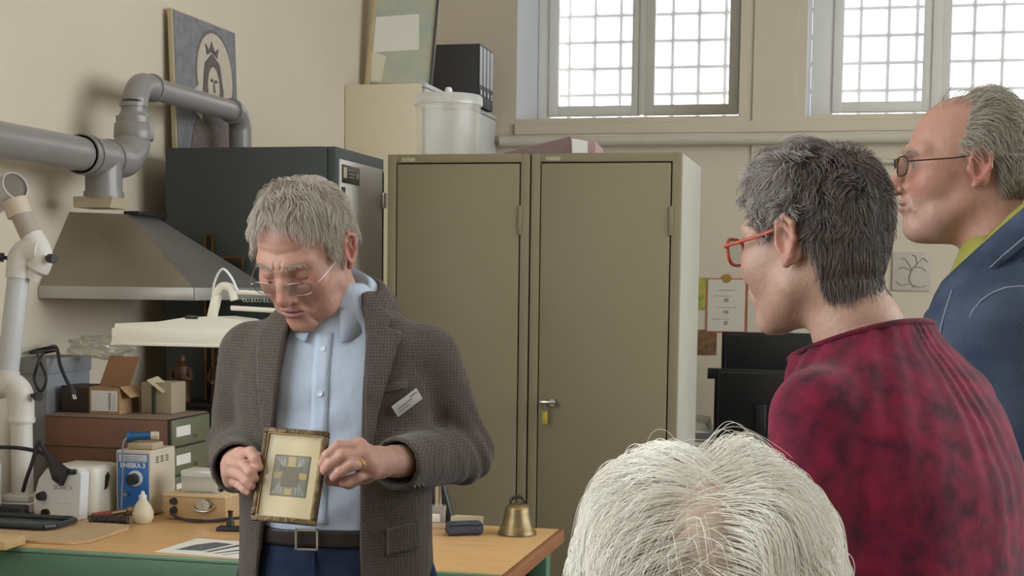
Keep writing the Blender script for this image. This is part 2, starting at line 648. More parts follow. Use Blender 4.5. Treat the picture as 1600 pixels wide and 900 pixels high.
MB().lathe([(0, 0), (0.012, 0), (0.012, 0.001), (0, 0.001)], (0.643, 0.2, 1.877), 16, (1, 0, 0)).build('round_emblem', M_LABEL, p)
for i, (a, b) in enumerate(((0.1, 0.18), (0.105, 0.175), (0.11, 0.17))):
    MB().box((0.6425, a, 1.89 - 0.012 * i), (0.6436, b, 1.894 - 0.012 * i)).build('print_line', mk('plate_print', (140, 132, 126), 0.5), p)
MB().box((0.640, 0.04, 1.75), (0.6435, 0.075, 1.83), 0.001).build('lock_plate', M_BLACK, t)

# tall cream cupboard in the corner
M_CREAM = mk('cream_laminate', (232, 220, 194), 0.6, var=(2, 0.03))
M_LGREY = mk('light_grey_laminate', (206, 206, 204), 0.5, var=(2, 0.03))
t = thing('corner_cupboard', 'tall cream cupboard in the back left corner with light grey doors', 'cupboard', (-2.498, 7.0, 0))
MB().box((0, 0, 0.0), (0.395, 1.46, 2.478), 0.004).build('carcass', M_CREAM, t)
for i in range(3):
    d = MB().box((0.396, 0.01 + 0.485 * i, 0.08), (0.416, 0.485 + 0.485 * i, 2.455), 0.004).build('door', M_LGREY, t)
    MB().cyl((0.416, 0.44 + 0.485 * i, 1.1), (0.44, 0.44 + 0.485 * i, 1.1), 0.012).build('knob', M_CHROME, d)
MB().box((0.395, 0.0, 2.458), (0.418, 1.46, 2.48), 0.003).build('top_edge', M_LGREY, t)

# ring binders standing on the corner cupboard
M_BINDER = mk('binder_board', (66, 66, 68), 0.6, var=(60, 0.12))
M_BSPINE = mk('binder_spine_label', (196, 198, 200), 0.6, var=(40, 0.04))
lab = ['dark grey ring binder on the corner cupboard, its whole cover in view',
       'dark grey ring binder, second in the row on the corner cupboard',
       'dark grey ring binder, third in the row on the corner cupboard',
       'dark grey ring binder, fourth in the row and farthest along the corner cupboard']
for i in range(4):
    t = thing('ring_binder', lab[i], 'binder', (-2.345, 7.93 + 0.079 * i, 2.481), group='ring binders on the corner cupboard')
    b = MB().box((0, 0, 0), (0.292, 0.004, 0.335), 0.001).box((0, 0.07, 0), (0.292, 0.074, 0.335), 0.001).box((0.288, 0, 0), (0.293, 0.074, 0.335), 0.001)
    b.build('cover', M_BINDER, t)
    MB().box((0.006, 0.006, 0.01), (0.284, 0.066, 0.31)).build('paper_block', M_BSPINE, t)
    MB().box((0.2925, 0.009, 0.115), (0.2945, 0.065, 0.325), 0.0005).build('spine_label', M_BSPINE, t, label='pale grey spine label')
    MB().lathe([(0.013, 0), (0.013, 0.003), (0.008, 0.003), (0.008, 0)], (0.2925, 0.037, 0.075), 16, (1, 0, 0)).build('finger_ring', M_CHROME, t)

# framed map on the corner cupboard with a white sheet on its glass
t = thing('framed_map', 'tall framed map leaning on top of the corner cupboard with a white sheet', 'picture', (-2.285, 7.2, 2.494), R(2))
rx = rotm(-5, 3.5, 0).to_4x4()
MB().box((-0.17, 0.012, 0.0), (0.17, 0.024, 0.62), 0.002).build('backing_board', mk('map_board', (196, 178, 140), 0.7, var=(8, 0.1)), t, xf=rx)
MB().box((-0.158, 0.008, 0.012), (0.158, 0.0125, 0.61)).build('map_print', mk('map_print', (196, 196, 174), 0.25, var=(9, 0.1), rgb2=(176, 190, 184)), t, smooth=0, xf=rx)
f = MB().box((-0.178, -0.004, -0.0), (-0.156, 0.02, 0.63), 0.003)
f.build('frame_side', mk('pale_wood', (198, 178, 140), 0.5, var=(20, 0.1)), t, xf=rx)
MB().box((0.158, 0.0, 0.0), (0.172, 0.02, 0.63), 0.003).build('frame_side', mk('dark_frame', (84, 82, 78), 0.4, var=(20, 0.1)), t, xf=rx)
MB().prism([(-0.156, 0.0075, 0.17), (-0.08, 0.0075, 0.15), (-0.095, 0.0075, 0.02), (-0.15, 0.0075, 0.02)], (0, -0.001, 0)).build('paper_strip', mk('paper_cream', (226, 220, 200), 0.7), t, smooth=0, xf=rx)
MB().prism([(-0.152, 0.0072, 0.165), (0.088, 0.0072, 0.19), (0.072, 0.0072, 0.37), (-0.152, 0.0072, 0.345)], (0, -0.0015, 0)).build('paper_sheet', mk('paper_white', (238, 236, 228), 0.7), t, smooth=0, xf=rx)

# clear lidded drum on the olive cabinet
M_CLEAR = clear('clear_plastic', (253, 252, 250), 0.02, rough=0.3, haze=0.14)
M_MILK = mk('milky_plastic', (228, 226, 220), 0.35, var=(8, 0.04))
t = thing('plastic_drum', 'clear lidded plastic drum on the left olive cabinet', 'container', (-1.46, 5.2, 1.949))
MB().lathe([(0, 0.0), (0.112, 0.0), (0.116, 0.006), (0.117, 0.2), (0.115, 0.2), (0.113, 0.008), (0, 0.006)], n=40).build('drum_wall', M_CLEAR, t)
MB().lathe([(0.117, 0.192), (0.124, 0.194), (0.124, 0.222), (0.118, 0.23), (0.05, 0.235), (0, 0.236)], n=40).build('lid', clear('clear_lid', (252, 252, 250), 0.06, rough=0.2, haze=0.6), t)
MB().lathe([(0.0, 0.262), (0.01, 0.26), (0.014, 0.25), (0.01, 0.238), (0.012, 0.235)], n=18).build('lid_knob', M_MILK, t)

# folder lying tilted on the right olive cabinet
t = thing('box_file', 'dusty mauve box file lying tilted on the right olive cabinet', 'binder', (-0.915, 5.10, 1.95), R(4))
rr = rotm(0, -9.5, 0).to_4x4()
M_MAUVE = mk('mauve_board', (128, 104, 102), 0.6, var=(30, 0.1))
MB().prism([(-0.33, 0, 0.0), (-0.07, 0, 0.0), (-0.075, 0, 0.068), (-0.1, 0, 0.062), (-0.33, 0, 0.006)], (0, 0.27, 0)).build('cover', M_MAUVE, t, smooth=0)
MB().prism([(-0.0685, -0.002, 0.0), (0.015, -0.002, 0.0), (0.015, -0.002, 0.05), (-0.0735, -0.002, 0.067)], (0, 0.272, 0)).build('spine', mk('mauve_spine', (176, 140, 142), 0.6, var=(30, 0.1)), t, smooth=0)
MB().prism([(-0.065, -0.0035, 0.004), (-0.012, -0.0035, 0.004), (-0.012, -0.0035, 0.052), (-0.068, -0.0035, 0.062)], (0, 0.0015, 0)).build('spine_label', M_MILK, t, smooth=0, label='white spine label')

# ------------------------------------------------------------------ extraction hood and ducts on the left wall
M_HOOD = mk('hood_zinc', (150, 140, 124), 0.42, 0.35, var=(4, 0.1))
M_HOOD_SHADE = mk('hood_zinc_shaded', (128, 124, 120), 0.42, 0.35, var=(4, 0.1))  # same zinc, darker: the front slope's shade is put into the colour
M_RIM = mk('hood_rim_steel', (192, 192, 188), 0.35, 0.6, var=(6, 0.06))
t = thing('extraction_hood', 'sheet metal extraction hood on the left wall above the rear bench', 'extractor hood', (-2.498, 4.17, 1.44))
B = [(0, 0, 0.038), (0.526, 0, 0.038), (0.526, 0.60, 0.038), (0, 0.60, 0.038)]
T_ = [(0, 0.19, 0.275), (0.205, 0.19, 0.268), (0.205, 0.40, 0.268), (0, 0.40, 0.275)]
MB().prism([B[0], B[1], T_[1], T_[0]], (0, 0.003, 0)).build('near_panel', M_HOOD, t, smooth=0)
MB().prism([B[1], B[2], T_[2], T_[1]], (-0.003, 0, 0)).build('front_panel', M_HOOD_SHADE, t, smooth=0)
MB().prism([B[2], B[3], T_[3], T_[2]], (0, -0.003, 0)).build('far_panel', M_HOOD, t, smooth=0)
MB().prism(T_, (0, 0, 0.003)).build('top_panel', M_HOOD, t, smooth=0)
MB().box((0, -0.004, 0), (0.53, 0.0, 0.039), 0.001).build('near_rim', M_RIM, t, label='bright steel rim')
MB().box((0.526, -0.004, 0), (0.532, 0.604, 0.039), 0.001).build('front_rim', M_RIM, t)
MB().box((0, 0.6, 0), (0.53, 0.604, 0.039), 0.001).build('far_rim', M_RIM, t)
MB().box((0.185, 0.2, 0.270), (0.24, 0.41, 0.282), 0.004).build('top_cap', M_BLACK, t, label='black cap strip')

M_DUCT = mk('grey_pvc_duct', (140, 136, 134), 0.28, var=(5, 0.06), spec=0.5)
t = thing('ventilation_duct', 'grey plastic ventilation duct on the left wall, from hood to dark cabinet', 'duct', (-2.31, 4.30, 1.88))
MB().cyl((0, -2.6, 0), (0, -0.17, 0), 0.052, n=28).build('large_pipe', M_DUCT, t)
e = MB().cyl((0, -0.2, 0), (0, 0.03, 0), 0.058, n=28)
e.build('tee', M_DUCT, t)
for v in (-0.2, -0.165, -0.03):
    MB().cyl((0, v, 0), (0, v + 0.014, 0), 0.063, n=28).build('socket_ring', M_DUCT, t)
MB().cyl((0, -0.06, 0), (0, -0.06, -0.12), 0.057, n=28).build('down_branch', M_DUCT, t)
MB().cyl((0, -0.06, -0.105), (0, -0.06, -0.125), 0.062, n=28).build('socket_ring', M_DUCT, t)
MB().tube(arc((0, 0.03, 0.11), 0.11, -90, 0, (0, 1, 0), (0, 0, 1), 10) + [(0, 0.14, 0.15)], 0.057, 28).build('large_elbow', M_DUCT, t)
MB().lathe([(0.062, 0.075), (0.064, 0.085), (0.062, 0.125), (0.054, 0.135), (0.045, 0.16), (0.043, 0.165)], (0, 0.14, 0), 28).build('reducer', M_DUCT, t)
MB().cyl((0, 0.14, 0.15), (0, 0.14, 0.185), 0.0405, n=24).build('riser', M_DUCT, t)
MB().cyl((0, 0.14, 0.182), (0, 0.14, 0.196), 0.046, n=24).build('socket_ring', M_DUCT, t)
MB().tube([(0, 0.14, 0.18)] + arc((0, 0.22, 0.187), 0.072, 180, 90, (0, 1, 0), (0, 0, 1), 10) + [(0, 0.27, 0.259)], 0.0425, 24).build('small_elbow', M_DUCT, t)
MB().cyl((0, 0.262, 0.259), (0, 0.276, 0.259), 0.0475, n=24).build('socket_ring', M_DUCT, t)
MB().cyl((0, 0.26, 0.259), (0, 0.93, 0.259), 0.0385, n=24).build('small_pipe', M_DUCT, t)
MB().cyl((0, 0.905, 0.259), (0, 0.92, 0.259), 0.0475, n=24).build('socket_ring', M_DUCT, t)
MB().tube([(0, 0.9, 0.259)] + arc((0, 0.925, 0.189), 0.07, 90, 0, (0, 1, 0), (0, 0, 1), 10) + [(0, 0.995, 0.088)], 0.0425, 24).build('small_elbow', M_DUCT, t)
MB().hull8([(-0.075, -0.115, -0.157), (0.05, -0.115, -0.157), (0.05, 0.01, -0.157), (-0.075, 0.01, -0.157)],
           [(-0.075, -0.115, -0.122), (0.06, -0.115, -0.122), (0.06, 0.01, -0.122), (-0.075, 0.01, -0.122)]).build('transition_box', mk('beige_sheet', (186, 172, 146), 0.6, var=(6, 0.06)), t, smooth=0, label='beige transition box')

# mosaic panel standing on the dark cabinet
M_TESS = mk('tesserae_grey', (134, 134, 138), 0.8, var=(26, 0.25), bump=(90, 0.5))
M_TESSL = mk('tesserae_light', (200, 188, 170), 0.8, var=(60, 0.14), bump=(90, 0.4))
M_TESSD = mk('tesserae_dark', (108, 100, 97), 0.8, var=(60, 0.35), bump=(90, 0.4))
M_TESSM = mk('tesserae_brown', (124, 112, 106), 0.8, var=(70, 0.35), bump=(90, 0.4))
t = thing('mosaic_panel', 'grey mosaic panel of a veiled figure with a halo, leaning on the left wall', 'mosaic', (-2.462, 5.03, 1.968), R(-1))
rx = rotm(0, -2.0, 0).to_4x4()
MB().box((-0.002, 0, 0), (0.018, 0.54, 0.525), 0.002).build('panel', mk('panel_edge', (196, 182, 152), 0.8, var=(20, 0.08)), t, xf=rx)


def flat(poly, x, th=0.003):
    return MB().prism([(x, a, b) for a, b in poly], (th, 0, 0))


def ell(cy, cz, ry, rz, n=28, a0=0, a1=360):
    return [(cy + ry * math.cos(R(a0 + (a1 - a0) * k / n)), cz + rz * math.sin(R(a0 + (a1 - a0) * k / n))) for k in range(n)]


flat([(0.006, 0.006), (0.534, 0.006), (0.534, 0.519), (0.006, 0.519)], 0.0175).build('tile_field', M_TESS, t, smooth=0, xf=rx)
flat(ell(0.335, 0.32, 0.155, 0.165), 0.0195).build('halo', M_TESSL, t, smooth=0, xf=rx)
flat(ell(0.335, 0.32, 0.168, 0.178), 0.0185).build('halo_border', M_TESSM, t, smooth=0, xf=rx)
flat([(0.1, 0.006), (0.5, 0.006), (0.49, 0.1), (0.44, 0.18), (0.25, 0.18), (0.14, 0.12)], 0.0205).build('robe', M_TESSM, t, smooth=0, xf=rx)
flat([(0.12, 0.18), (0.15, 0.25), (0.2, 0.28), (0.24, 0.22), (0.2, 0.14)], 0.0215).build('raised_hand', M_TESSL, t, smooth=0, xf=rx)
flat([(0.23, 0.13), (0.22, 0.25), (0.245, 0.36), (0.31, 0.405), (0.375, 0.37), (0.4, 0.27), (0.39, 0.13)], 0.0222).build('veil', M_TESSD, t, smooth=0, xf=rx)
flat(ell(0.31, 0.275, 0.05, 0.078), 0.0245).build('face', M_TESSL, t, smooth=0, xf=rx)
flat([(0.265, 0.395), (0.255, 0.435), (0.285, 0.412), (0.31, 0.45), (0.332, 0.412), (0.365, 0.43), (0.355, 0.393), (0.31, 0.412)], 0.0232).build('crown', M_TESSD, t, smooth=0, xf=rx)
for a, b in ((0.292, 0.3), (0.328, 0.3)):
    flat(ell(a, b, 0.012, 0.006, 10), 0.027).build('eye', M_TESSD, t, smooth=0, xf=rx)
flat([(0.306, 0.297), (0.312, 0.297), (0.318, 0.255), (0.302, 0.255)], 0.027).build('nose', M_TESSM, t, smooth=0, xf=rx)
flat(ell(0.31, 0.232, 0.014, 0.005, 10), 0.027).build('mouth', M_TESSM, t, smooth=0, xf=rx)
# ------------------------------------------------------------------ benches
M_BEECH = mk('beech_top', (222, 178, 124), 0.4, var=(5, 0.14), rgb2=(212, 164, 108), bump=(40, 0.03), stretch=(1, 14, 14))
M_BEECHE = mk('beech_edge', (150, 98, 62), 0.5, var=(8, 0.15), stretch=(20, 1, 30))
M_GREEN = mk('green_enamel', (84, 122, 96), 0.4, var=(4, 0.08))
M_GREENL = mk('green_edge', (120, 152, 124), 0.35, var=(6, 0.06))
ZT = 0.83
t = thing('workbench', 'long beech workbench with green steel frame across the left foreground', 'workbench', (-1.632, 3.608, 0))
MB().box((-0.866, -0.325, ZT - 0.035), (0.85, 0.338, ZT), 0.002).build('benchtop', M_BEECH, t)
MB().box((0.8505, -0.336, ZT - 0.036), (0.866, 0.338, ZT - 0.0005), 0.002).build('end_trim', M_BEECHE, t)
MB().box((-0.866, -0.34, ZT - 0.012), (0.85, -0.3255, ZT - 0.001), 0.003).build('edge_strip', M_GREENL, t)
MB().box((-0.866, -0.338, ZT - 0.17), (0.83, -0.322, ZT - 0.0125), 0.003).build('front_rail', M_GREEN, t)
MB().box((-0.866, 0.32, ZT - 0.17), (0.83, 0.336, ZT - 0.036), 0.003).build('rear_rail', M_GREEN, t)
for x in (-0.84, 0.78):
    for y in (-0.32, 0.28):
        MB().box((x, y, 0), (x + 0.05, y + 0.05, ZT - 0.036), 0.004).build('leg', M_GREEN, t)
t = thing('rear_bench', 'second bench along the left wall behind the workbench, under the hood', 'workbench', (-2.12, 4.37, 0))
MB().box((-0.376, -0.412, ZT - 0.035), (0.36, 0.43, ZT), 0.002).build('benchtop', M_BEECH, t)
MB().box((-0.376, -0.41, ZT - 0.16), (0.35, -0.395, ZT - 0.036), 0.002).build('front_rail', M_GREEN, t)
for x in (-0.36, 0.3):
    for y in (-0.39, 0.36):
        MB().box((x, y, 0), (x + 0.05, y + 0.05, ZT - 0.036), 0.004).build('leg', M_GREEN, t)

M_PALEW = mk('pale_wood_board', (214, 178, 128), 0.55, var=(10, 0.12), stretch=(1, 10, 10))
t = thing('wooden_board', 'pale wooden board lying on the near left corner of the workbench', 'board', (-2.21, 3.26, ZT + 0.001))
MB().box((-0.22, -0.05, 0), (0.185, 0.045, 0.024), 0.003).build('board', M_PALEW, t)
tag(MB().prism([(-0.53, -0.16, 0), (-0.09, -0.16, 0), (-0.03, -0.155, 0), (0, -0.12, 0), (0.0, 0.09, 0), (-0.02, 0.13, 0), (-0.06, 0.14, 0), (-0.53, 0.14, 0)], (0, 0, 0.006)).build('leather_mat', mk('tan_mat', (202, 172, 132), 0.7, var=(7, 0.12), bump=(60, 0.1)), smooth=0),
    'flat tan work mat under the dark tray on the workbench', 'mat').location = (-1.885, 3.49, ZT + 0.001)

# ------------------------------------------------------------------ white PVC extraction arm
M_PVC = mk('white_pvc', (226, 222, 216), 0.35, var=(5, 0.05))
M_PVC2 = mk('pale_grey_pipe', (206, 208, 212), 0.22, var=(5, 0.05))
M_KNOB = mk('dark_knob', (52, 50, 50), 0.45, var=(50, 0.2))
BX, BY = -2.33, 3.79
t = thing('fume_extractor', 'white jointed plastic extraction arm standing at the left end of the bench', 'extractor arm', (BX, BY, ZT + 0.001))


def L(x, y, z):
    return Vector((x - BX, y - BY, z - ZT))


MB().box((-0.056, -0.056, 0), (0.056, 0.056, 0.03), 0.008).box((-0.045, -0.045, 0.03), (0.045, 0.045, 0.05), 0.006).build('base_flange', M_PVC, t)
MB().cyl((0, 0, 0.05), (-0.005, 0.005, 0.29), 0.031, n=28).build('lower_pipe', M_PVC, t)
MB().tube([L(-2.335, 3.795, 1.085), L(-2.335, 3.796, 1.13)] + spline([L(-2.335, 3.796, 1.14), L(-2.34, 3.796, 1.172), L(-2.362, 3.796, 1.192), L(-2.395, 3.796, 1.192)], 5), 0.037, 24).build('lower_elbow', M_PVC, t)
e = MB().cyl(L(-2.336, 3.795, 1.088), L(-2.336, 3.796, 1.102), 0.040, n=28)
e.build('socket_ring', M_PVC, t)
MB().tube([L(-2.41, 3.79, 1.185), L(-2.38, 3.79, 1.2), L(-2.376, 3.793, 1.235)], [0.036, 0.038, 0.036], 24).build('knuckle', M_PVC, t)
MB().cyl(L(-2.376, 3.792, 1.22), L(-2.350, 3.822, 1.535), 0.031, n=28).build('middle_pipe', M_PVC2, t, label='pale grey middle pipe')
MB().tube([L(-2.353, 3.819, 1.50)] + spline([L(-2.351, 3.821, 1.53), L(-2.345, 3.822, 1.562), L(-2.322, 3.824, 1.58), L(-2.285, 3.826, 1.578)], 5), 0.036, 24).build('middle_elbow', M_PVC, t)
MB().tube(spline([L(-2.315, 3.826, 1.50), L(-2.29, 3.83, 1.545), L(-2.292, 3.832, 1.58), L(-2.318, 3.832, 1.62)], 5), [0.022] * 3 + [0.034] * 13, 24).build('upper_knuckle', M_PVC, t)
for a, b in ((L(-2.272, 3.82, 1.56), L(-2.225, 3.80, 1.556)), (L(-2.378, 3.81, 1.557), L(-2.40, 3.80, 1.56)), (L(-2.30, 3.796, 1.165), L(-2.268, 3.785, 1.162))):
    d = (b - a)
    MB().cyl(a, a + d * 0.6, 0.006, n=10).cyl(a + d * 0.55, b, 0.014, 0.013, n=10).build('clamp_knob', M_KNOB, t, label='dark clamp knob')
MB().cyl(L(-2.308, 3.832, 1.60), L(-2.362, 3.828, 1.715), 0.031, n=28).build('upper_pipe', mk('taupe_pipe', (178, 166, 154), 0.4, var=(5, 0.06)), t, label='taupe upper pipe')
MB().cyl(L(-2.351, 3.829, 1.68), L(-2.368, 3.827, 1.725), 0.036, n=28).build('upper_socket', mk('beige_socket', (216, 200, 180), 0.45, var=(5, 0.05)), t)
nz = MB().lathe([(0.030, 0), (0.042, 0.0), (0.042, 0.12), (0.038, 0.12), (0.038, 0.05), (0.0, 0.05)], L(-2.46, 3.862, 1.725), 28, Vector((0.86, -0.38, 0.33)).normalized())
nz.build('nozzle', M_PVC2, t)
nd = Vector((0.86, -0.38, 0.33)).normalized()
MB().lathe([(0, 0.109), (0.0385, 0.109), (0.0385, 0.112), (0, 0.113)], L(-2.46, 3.862, 1.725), 28, nd).build('end_cap', mk('taupe_cap', (132, 122, 110), 0.6, var=(8, 0.1)), t, label='taupe end cap')

# ------------------------------------------------------------------ objects along the left end of the bench
M_WHITEP = mk('offwhite_plastic', (226, 222, 208), 0.4, var=(6, 0.04))
M_WHITEB = mk('bright_white_plastic', (232, 234, 236), 0.35, var=(6, 0.03))
M_RUBBER = mk('black_rubber', (40, 39, 40), 0.5, var=(40, 0.2))
t = thing('motor_unit', 'white dental motor unit with black hose and knobs on the workbench', 'machine', (-2.15, 3.74, ZT + 0.001))
MB().prism([(-0.085, -0.045, 0.0), (0.058, -0.055, 0.0), (0.066, -0.055, 0.13), (0.05, -0.05, 0.143), (-0.045, -0.045, 0.14), (-0.07, -0.045, 0.11), (-0.088, -0.045, 0.05)], (0.006, 0.035, 0)).build('front_shell', M_WHITEB, t)
b = MB().box((-0.06, -0.018, 0.0), (0.09, 0.13, 0.145), 0.02, seg=4)
b.build('rear_shell', M_WHITEP, t)
MB().prism([(0.0905, 0.03, 0.075), (0.0905, 0.045, 0.08), (0.0905, 0.06, 0.11), (0.0905, 0.05, 0.125), (0.0905, 0.035, 0.115)], (0.0015, 0, 0)).build('side_vent', M_BLACK, t, smooth=0)
MB().cyl((-0.057, -0.047, 0.062), (-0.06, -0.066, 0.062), 0.014, 0.011, n=8).build('knob', M_RUBBER, t)
MB().cyl((-0.047, -0.046, 0.014), (-0.048, -0.056, 0.014), 0.0125, n=16).build('socket', mk('dark_brass_socket', (74, 62, 44), 0.3, 0.6), t)
nzl = MB().tube([(0.02, -0.058, 0.118), (0.0, -0.055, 0.128), (-0.03, -0.05, 0.165), (-0.05, -0.045, 0.19)], [0.027, 0.026, 0.012, 0.008], 20)
nzl.cyl((0.03, -0.055, 0.133), (0.05, -0.052, 0.135), 0.007, n=10)
nzl.build('hose_nozzle', M_RUBBER, t, label='black rubber hose nozzle')
MB().tube(spline([(-0.045, -0.047, 0.185), (-0.066, -0.05, 0.215), (-0.072, -0.055, 0.195), (-0.082, -0.06, 0.155), (-0.10, -0.06, 0.11), (-0.118, -0.05, 0.072)], 6), 0.0055, 10).build('hose', M_RUBBER, t)
MB().tube(spline([(-0.0, -0.05, 0.14), (-0.035, -0.045, 0.165), (-0.07, -0.035, 0.182), (-0.14, -0.03, 0.192), (-0.24, -0.02, 0.19)], 6), 0.0058, 10).build('hose', M_RUBBER, t)
text('lettering', 'SCHICK', 0.018, mk('grey_print', (150, 156, 162), 0.5), t, (0.008, -0.0515, 0.088), (90, 0, -3))
text('lettering', '— ———', 0.012, mk('grey_print', (150, 156, 162), 0.5), t, (0.01, -0.053, 0.045), (90, 0, -3))

t = thing('small_white_machine', 'small white machine with black switch at the far left end of the workbench', 'machine', (-2.415, 3.70, ZT + 0.001))
MB().box((-0.06, -0.03, 0), (0.062, 0.028, 0.15), 0.012, seg=3).build('housing', M_WHITEB, t)
MB().box((0.05, -0.036, 0.075), (0.075, -0.02, 0.12), 0.004).build('switch', M_BLACK, t)
MB().cyl((0.035, -0.03, 0.055), (0.035, -0.038, 0.055), 0.02, n=20).build('dial', M_BLACK, t)
t = thing('handpiece_rest', 'black handpiece rest with tangled thin wires beside the white motor unit', 'handpiece rest', (-2.285, 3.660, ZT + 0.001))
MB().box((-0.05, -0.02, 0), (0.045, 0.022, 0.038), 0.008, seg=3).build('body', M_RUBBER, t)
MB().tube(spline([(-0.03, -0.01, 0.035), (-0.05, -0.01, 0.06), (-0.075, -0.01, 0.055)], 5), 0.004, 8).build('spring_clip', M_CHROME, t)
for k in range(5):
    MB().tube(spline([(0.03, -0.01 + 0.004 * k, 0.03 - 0.004 * k), (0.055, -0.015 + 0.007 * k, 0.028 - 0.004 * k), (0.075 - 0.004 * k, 0.005 * k - 0.01, 0.01), (0.05, 0.004 * k, 0.004)], 5), 0.0013, 6).build('wire', M_BLACK, t)

t = thing('dark_tray', 'shallow dark grey tray lying on the tan mat', 'tray', (-2.19, 3.535, ZT + 0.0085))
o8 = [(-0.17, -0.07), (0.12, -0.07), (0.14, -0.045), (0.14, 0.055), (0.12, 0.075), (-0.17, 0.075)]
MB().hull8([(x * 0.95, y * 0.95, 0) for x, y in o8], [(x * 0.96, y * 0.96, 0.004) for x, y in o8]).build('tray_floor', mk('tray_grey', (84, 90, 96), 0.25, var=(8, 0.1)), t, smooth=0)
m = MB()
for (a, b) in zip(o8, o8[1:] + o8[:1]):
    m.tube([(a[0], a[1], 0.009), (b[0], b[1], 0.009)], 0.0075, 8)
m.build('tray_rim', mk('tray_rim_dark', (50, 56, 58), 0.35, var=(8, 0.1)), t)

# blue control unit
M_BLUE = mk('blue_panel', (44, 108, 186), 0.4, var=(4, 0.06))
M_CASE = mk('cream_case', (206, 194, 174), 0.5, var=(6, 0.05))
M_WPRINT = mk('white_print', (222, 232, 244), 0.5)
t = thing('control_unit', 'blue fronted control unit with a round dial on the workbench', 'machine', (-1.985, 3.80, ZT + 0.001))
MB().box((-0.055, 0, 0.003), (0.054, 0.155, 0.187), 0.006, seg=3).build('case', M_CASE, t)
MB().box((-0.048, -0.003, 0.01), (0.047, 0.003, 0.178), 0.001).build('front_panel', M_BLUE, t, label='blue front panel')
MB().box((-0.043, -0.0042, 0.155), (0.043, -0.002, 0.175), 0.0005).build('title_strip', mk('pale_strip', (206, 214, 226), 0.5, var=(50, 0.06)), t)
for i in range(3):
    MB().box((-0.038, -0.0048, 0.158 + 0.0055 * i), (0.034 - 0.012 * (i % 2), -0.004, 0.1595 + 0.0055 * i)).build('print_line', mk('strip_print', (128, 138, 160), 0.5), t)
text('lettering', 'ENESKA 3', 0.0185, M_WPRINT, t, (0, -0.0032, 0.144), (90, 0, 0), ext=0.0006, xs=0.96, bold=0.0007)
MB().lathe([(0.022, 0), (0.022, 0.006), (0.0, 0.006)], (0.008, -0.003, 0.108), 28, (0, -1, 0)).build('dial_ring', M_WPRINT, t)
MB().lathe([(0.0165, 0), (0.0155, 0.022), (0.0, 0.023)], (0.006, -0.008, 0.107), 24, (0, -1, 0)).build('dial_knob', M_BLACK, t, label='black dial knob')
MB().lathe([(0.007, 0), (0.006, 0.012), (0, 0.012)], (-0.018, -0.003, 0.062), 14, (0, -1, 0)).build('toggle', M_CHROME, t)
for y in (0.03, 0.06, 0.09, 0.12):
    for z in (0.15, 0.157, 0.164):
        if y < 0.1:
            MB().box((0.0535, y, z), (0.0548, y + 0.018, z + 0.003)).build('vent_slot', M_SEAM, t)
MB().box((-0.03, 0.02, 0.187), (0.05, 0.09, 0.207), 0.005).build('cradle', mk('cradle_tan', (184, 168, 140), 0.5, var=(9, 0.08)), t)
hp = MB().cyl((-0.028, 0.03, 0.222), (0.03, 0.05, 0.226), 0.0125, 0.0095, n=16).cyl((-0.034, 0.028, 0.222), (-0.022, 0.032, 0.222), 0.0165, n=16)
hp.build('blue_handpiece', mk('blue_metal', (44, 104, 160), 0.3, 0.4, var=(30, 0.1)), t, label='blue handpiece lying on top')
MB().cyl((0.03, 0.05, 0.226), (0.05, 0.056, 0.226), 0.012, n=14).build('handpiece_cap', M_CASE, t)
MB().tube(spline([(-0.028, 0.02, 0.222), (-0.026, -0.012, 0.205), (-0.02, -0.026, 0.13), (-0.014, -0.045, 0.05), (-0.012, -0.05, 0.003)], 6), 0.0026, 8).build('cord', mk('grey_cord', (120, 120, 122), 0.5), t)

t = thing('squeeze_bulb', 'small cream rubber squeeze bulb standing before the blue control unit', 'bulb blower', (-1.905, 3.70, ZT + 0.001))
MB().lathe([(0, 0), (0.022, 0.0), (0.029, 0.014), (0.029, 0.03), (0.022, 0.048), (0.012, 0.062), (0.009, 0.07), (0.0, 0.07)], n=24).build('bulb', mk('cream_rubber', (216, 206, 178), 0.45, var=(12, 0.08)), t)
MB().lathe([(0.011, 0.066), (0.011, 0.076), (0.006, 0.079), (0.004, 0.088), (0, 0.089)], n=16).build('nozzle', M_MILK, t)

t = thing('coiled_cord', 'dark coiled cord with red handpiece lying between motor unit and squeeze bulb', 'cord', (-1.985, 3.655, ZT + 0.001))
m = MB()
hx = []
for i in range(150):
    a = i * 0.75
    s = i / 149
    hx.append((-0.045 + 0.105 * s, 0.012 * math.cos(a) * 0.85 - 0.02 + 0.02 * s, 0.0135 + 0.010 * math.sin(a)))
m.tube(hx, 0.0026, 6)
m.build('coil', mk('coil_brown', (62, 54, 54), 0.5), t)
MB().cyl((-0.06, 0.022, 0.012), (0.0, 0.026, 0.024), 0.012, 0.010, n=14).build('handpiece', mk('dull_red', (150, 66, 58), 0.5, var=(20, 0.15)), t, label='dull red handpiece')
MB().cyl((0.0, 0.026, 0.024), (0.045, 0.03, 0.034), 0.008, 0.006, n=12).ball((0.05, 0.03, 0.036), 0.011, n=12).build('handpiece_tip', mk('tip_brass', (150, 130, 96), 0.3, 0.8), t)

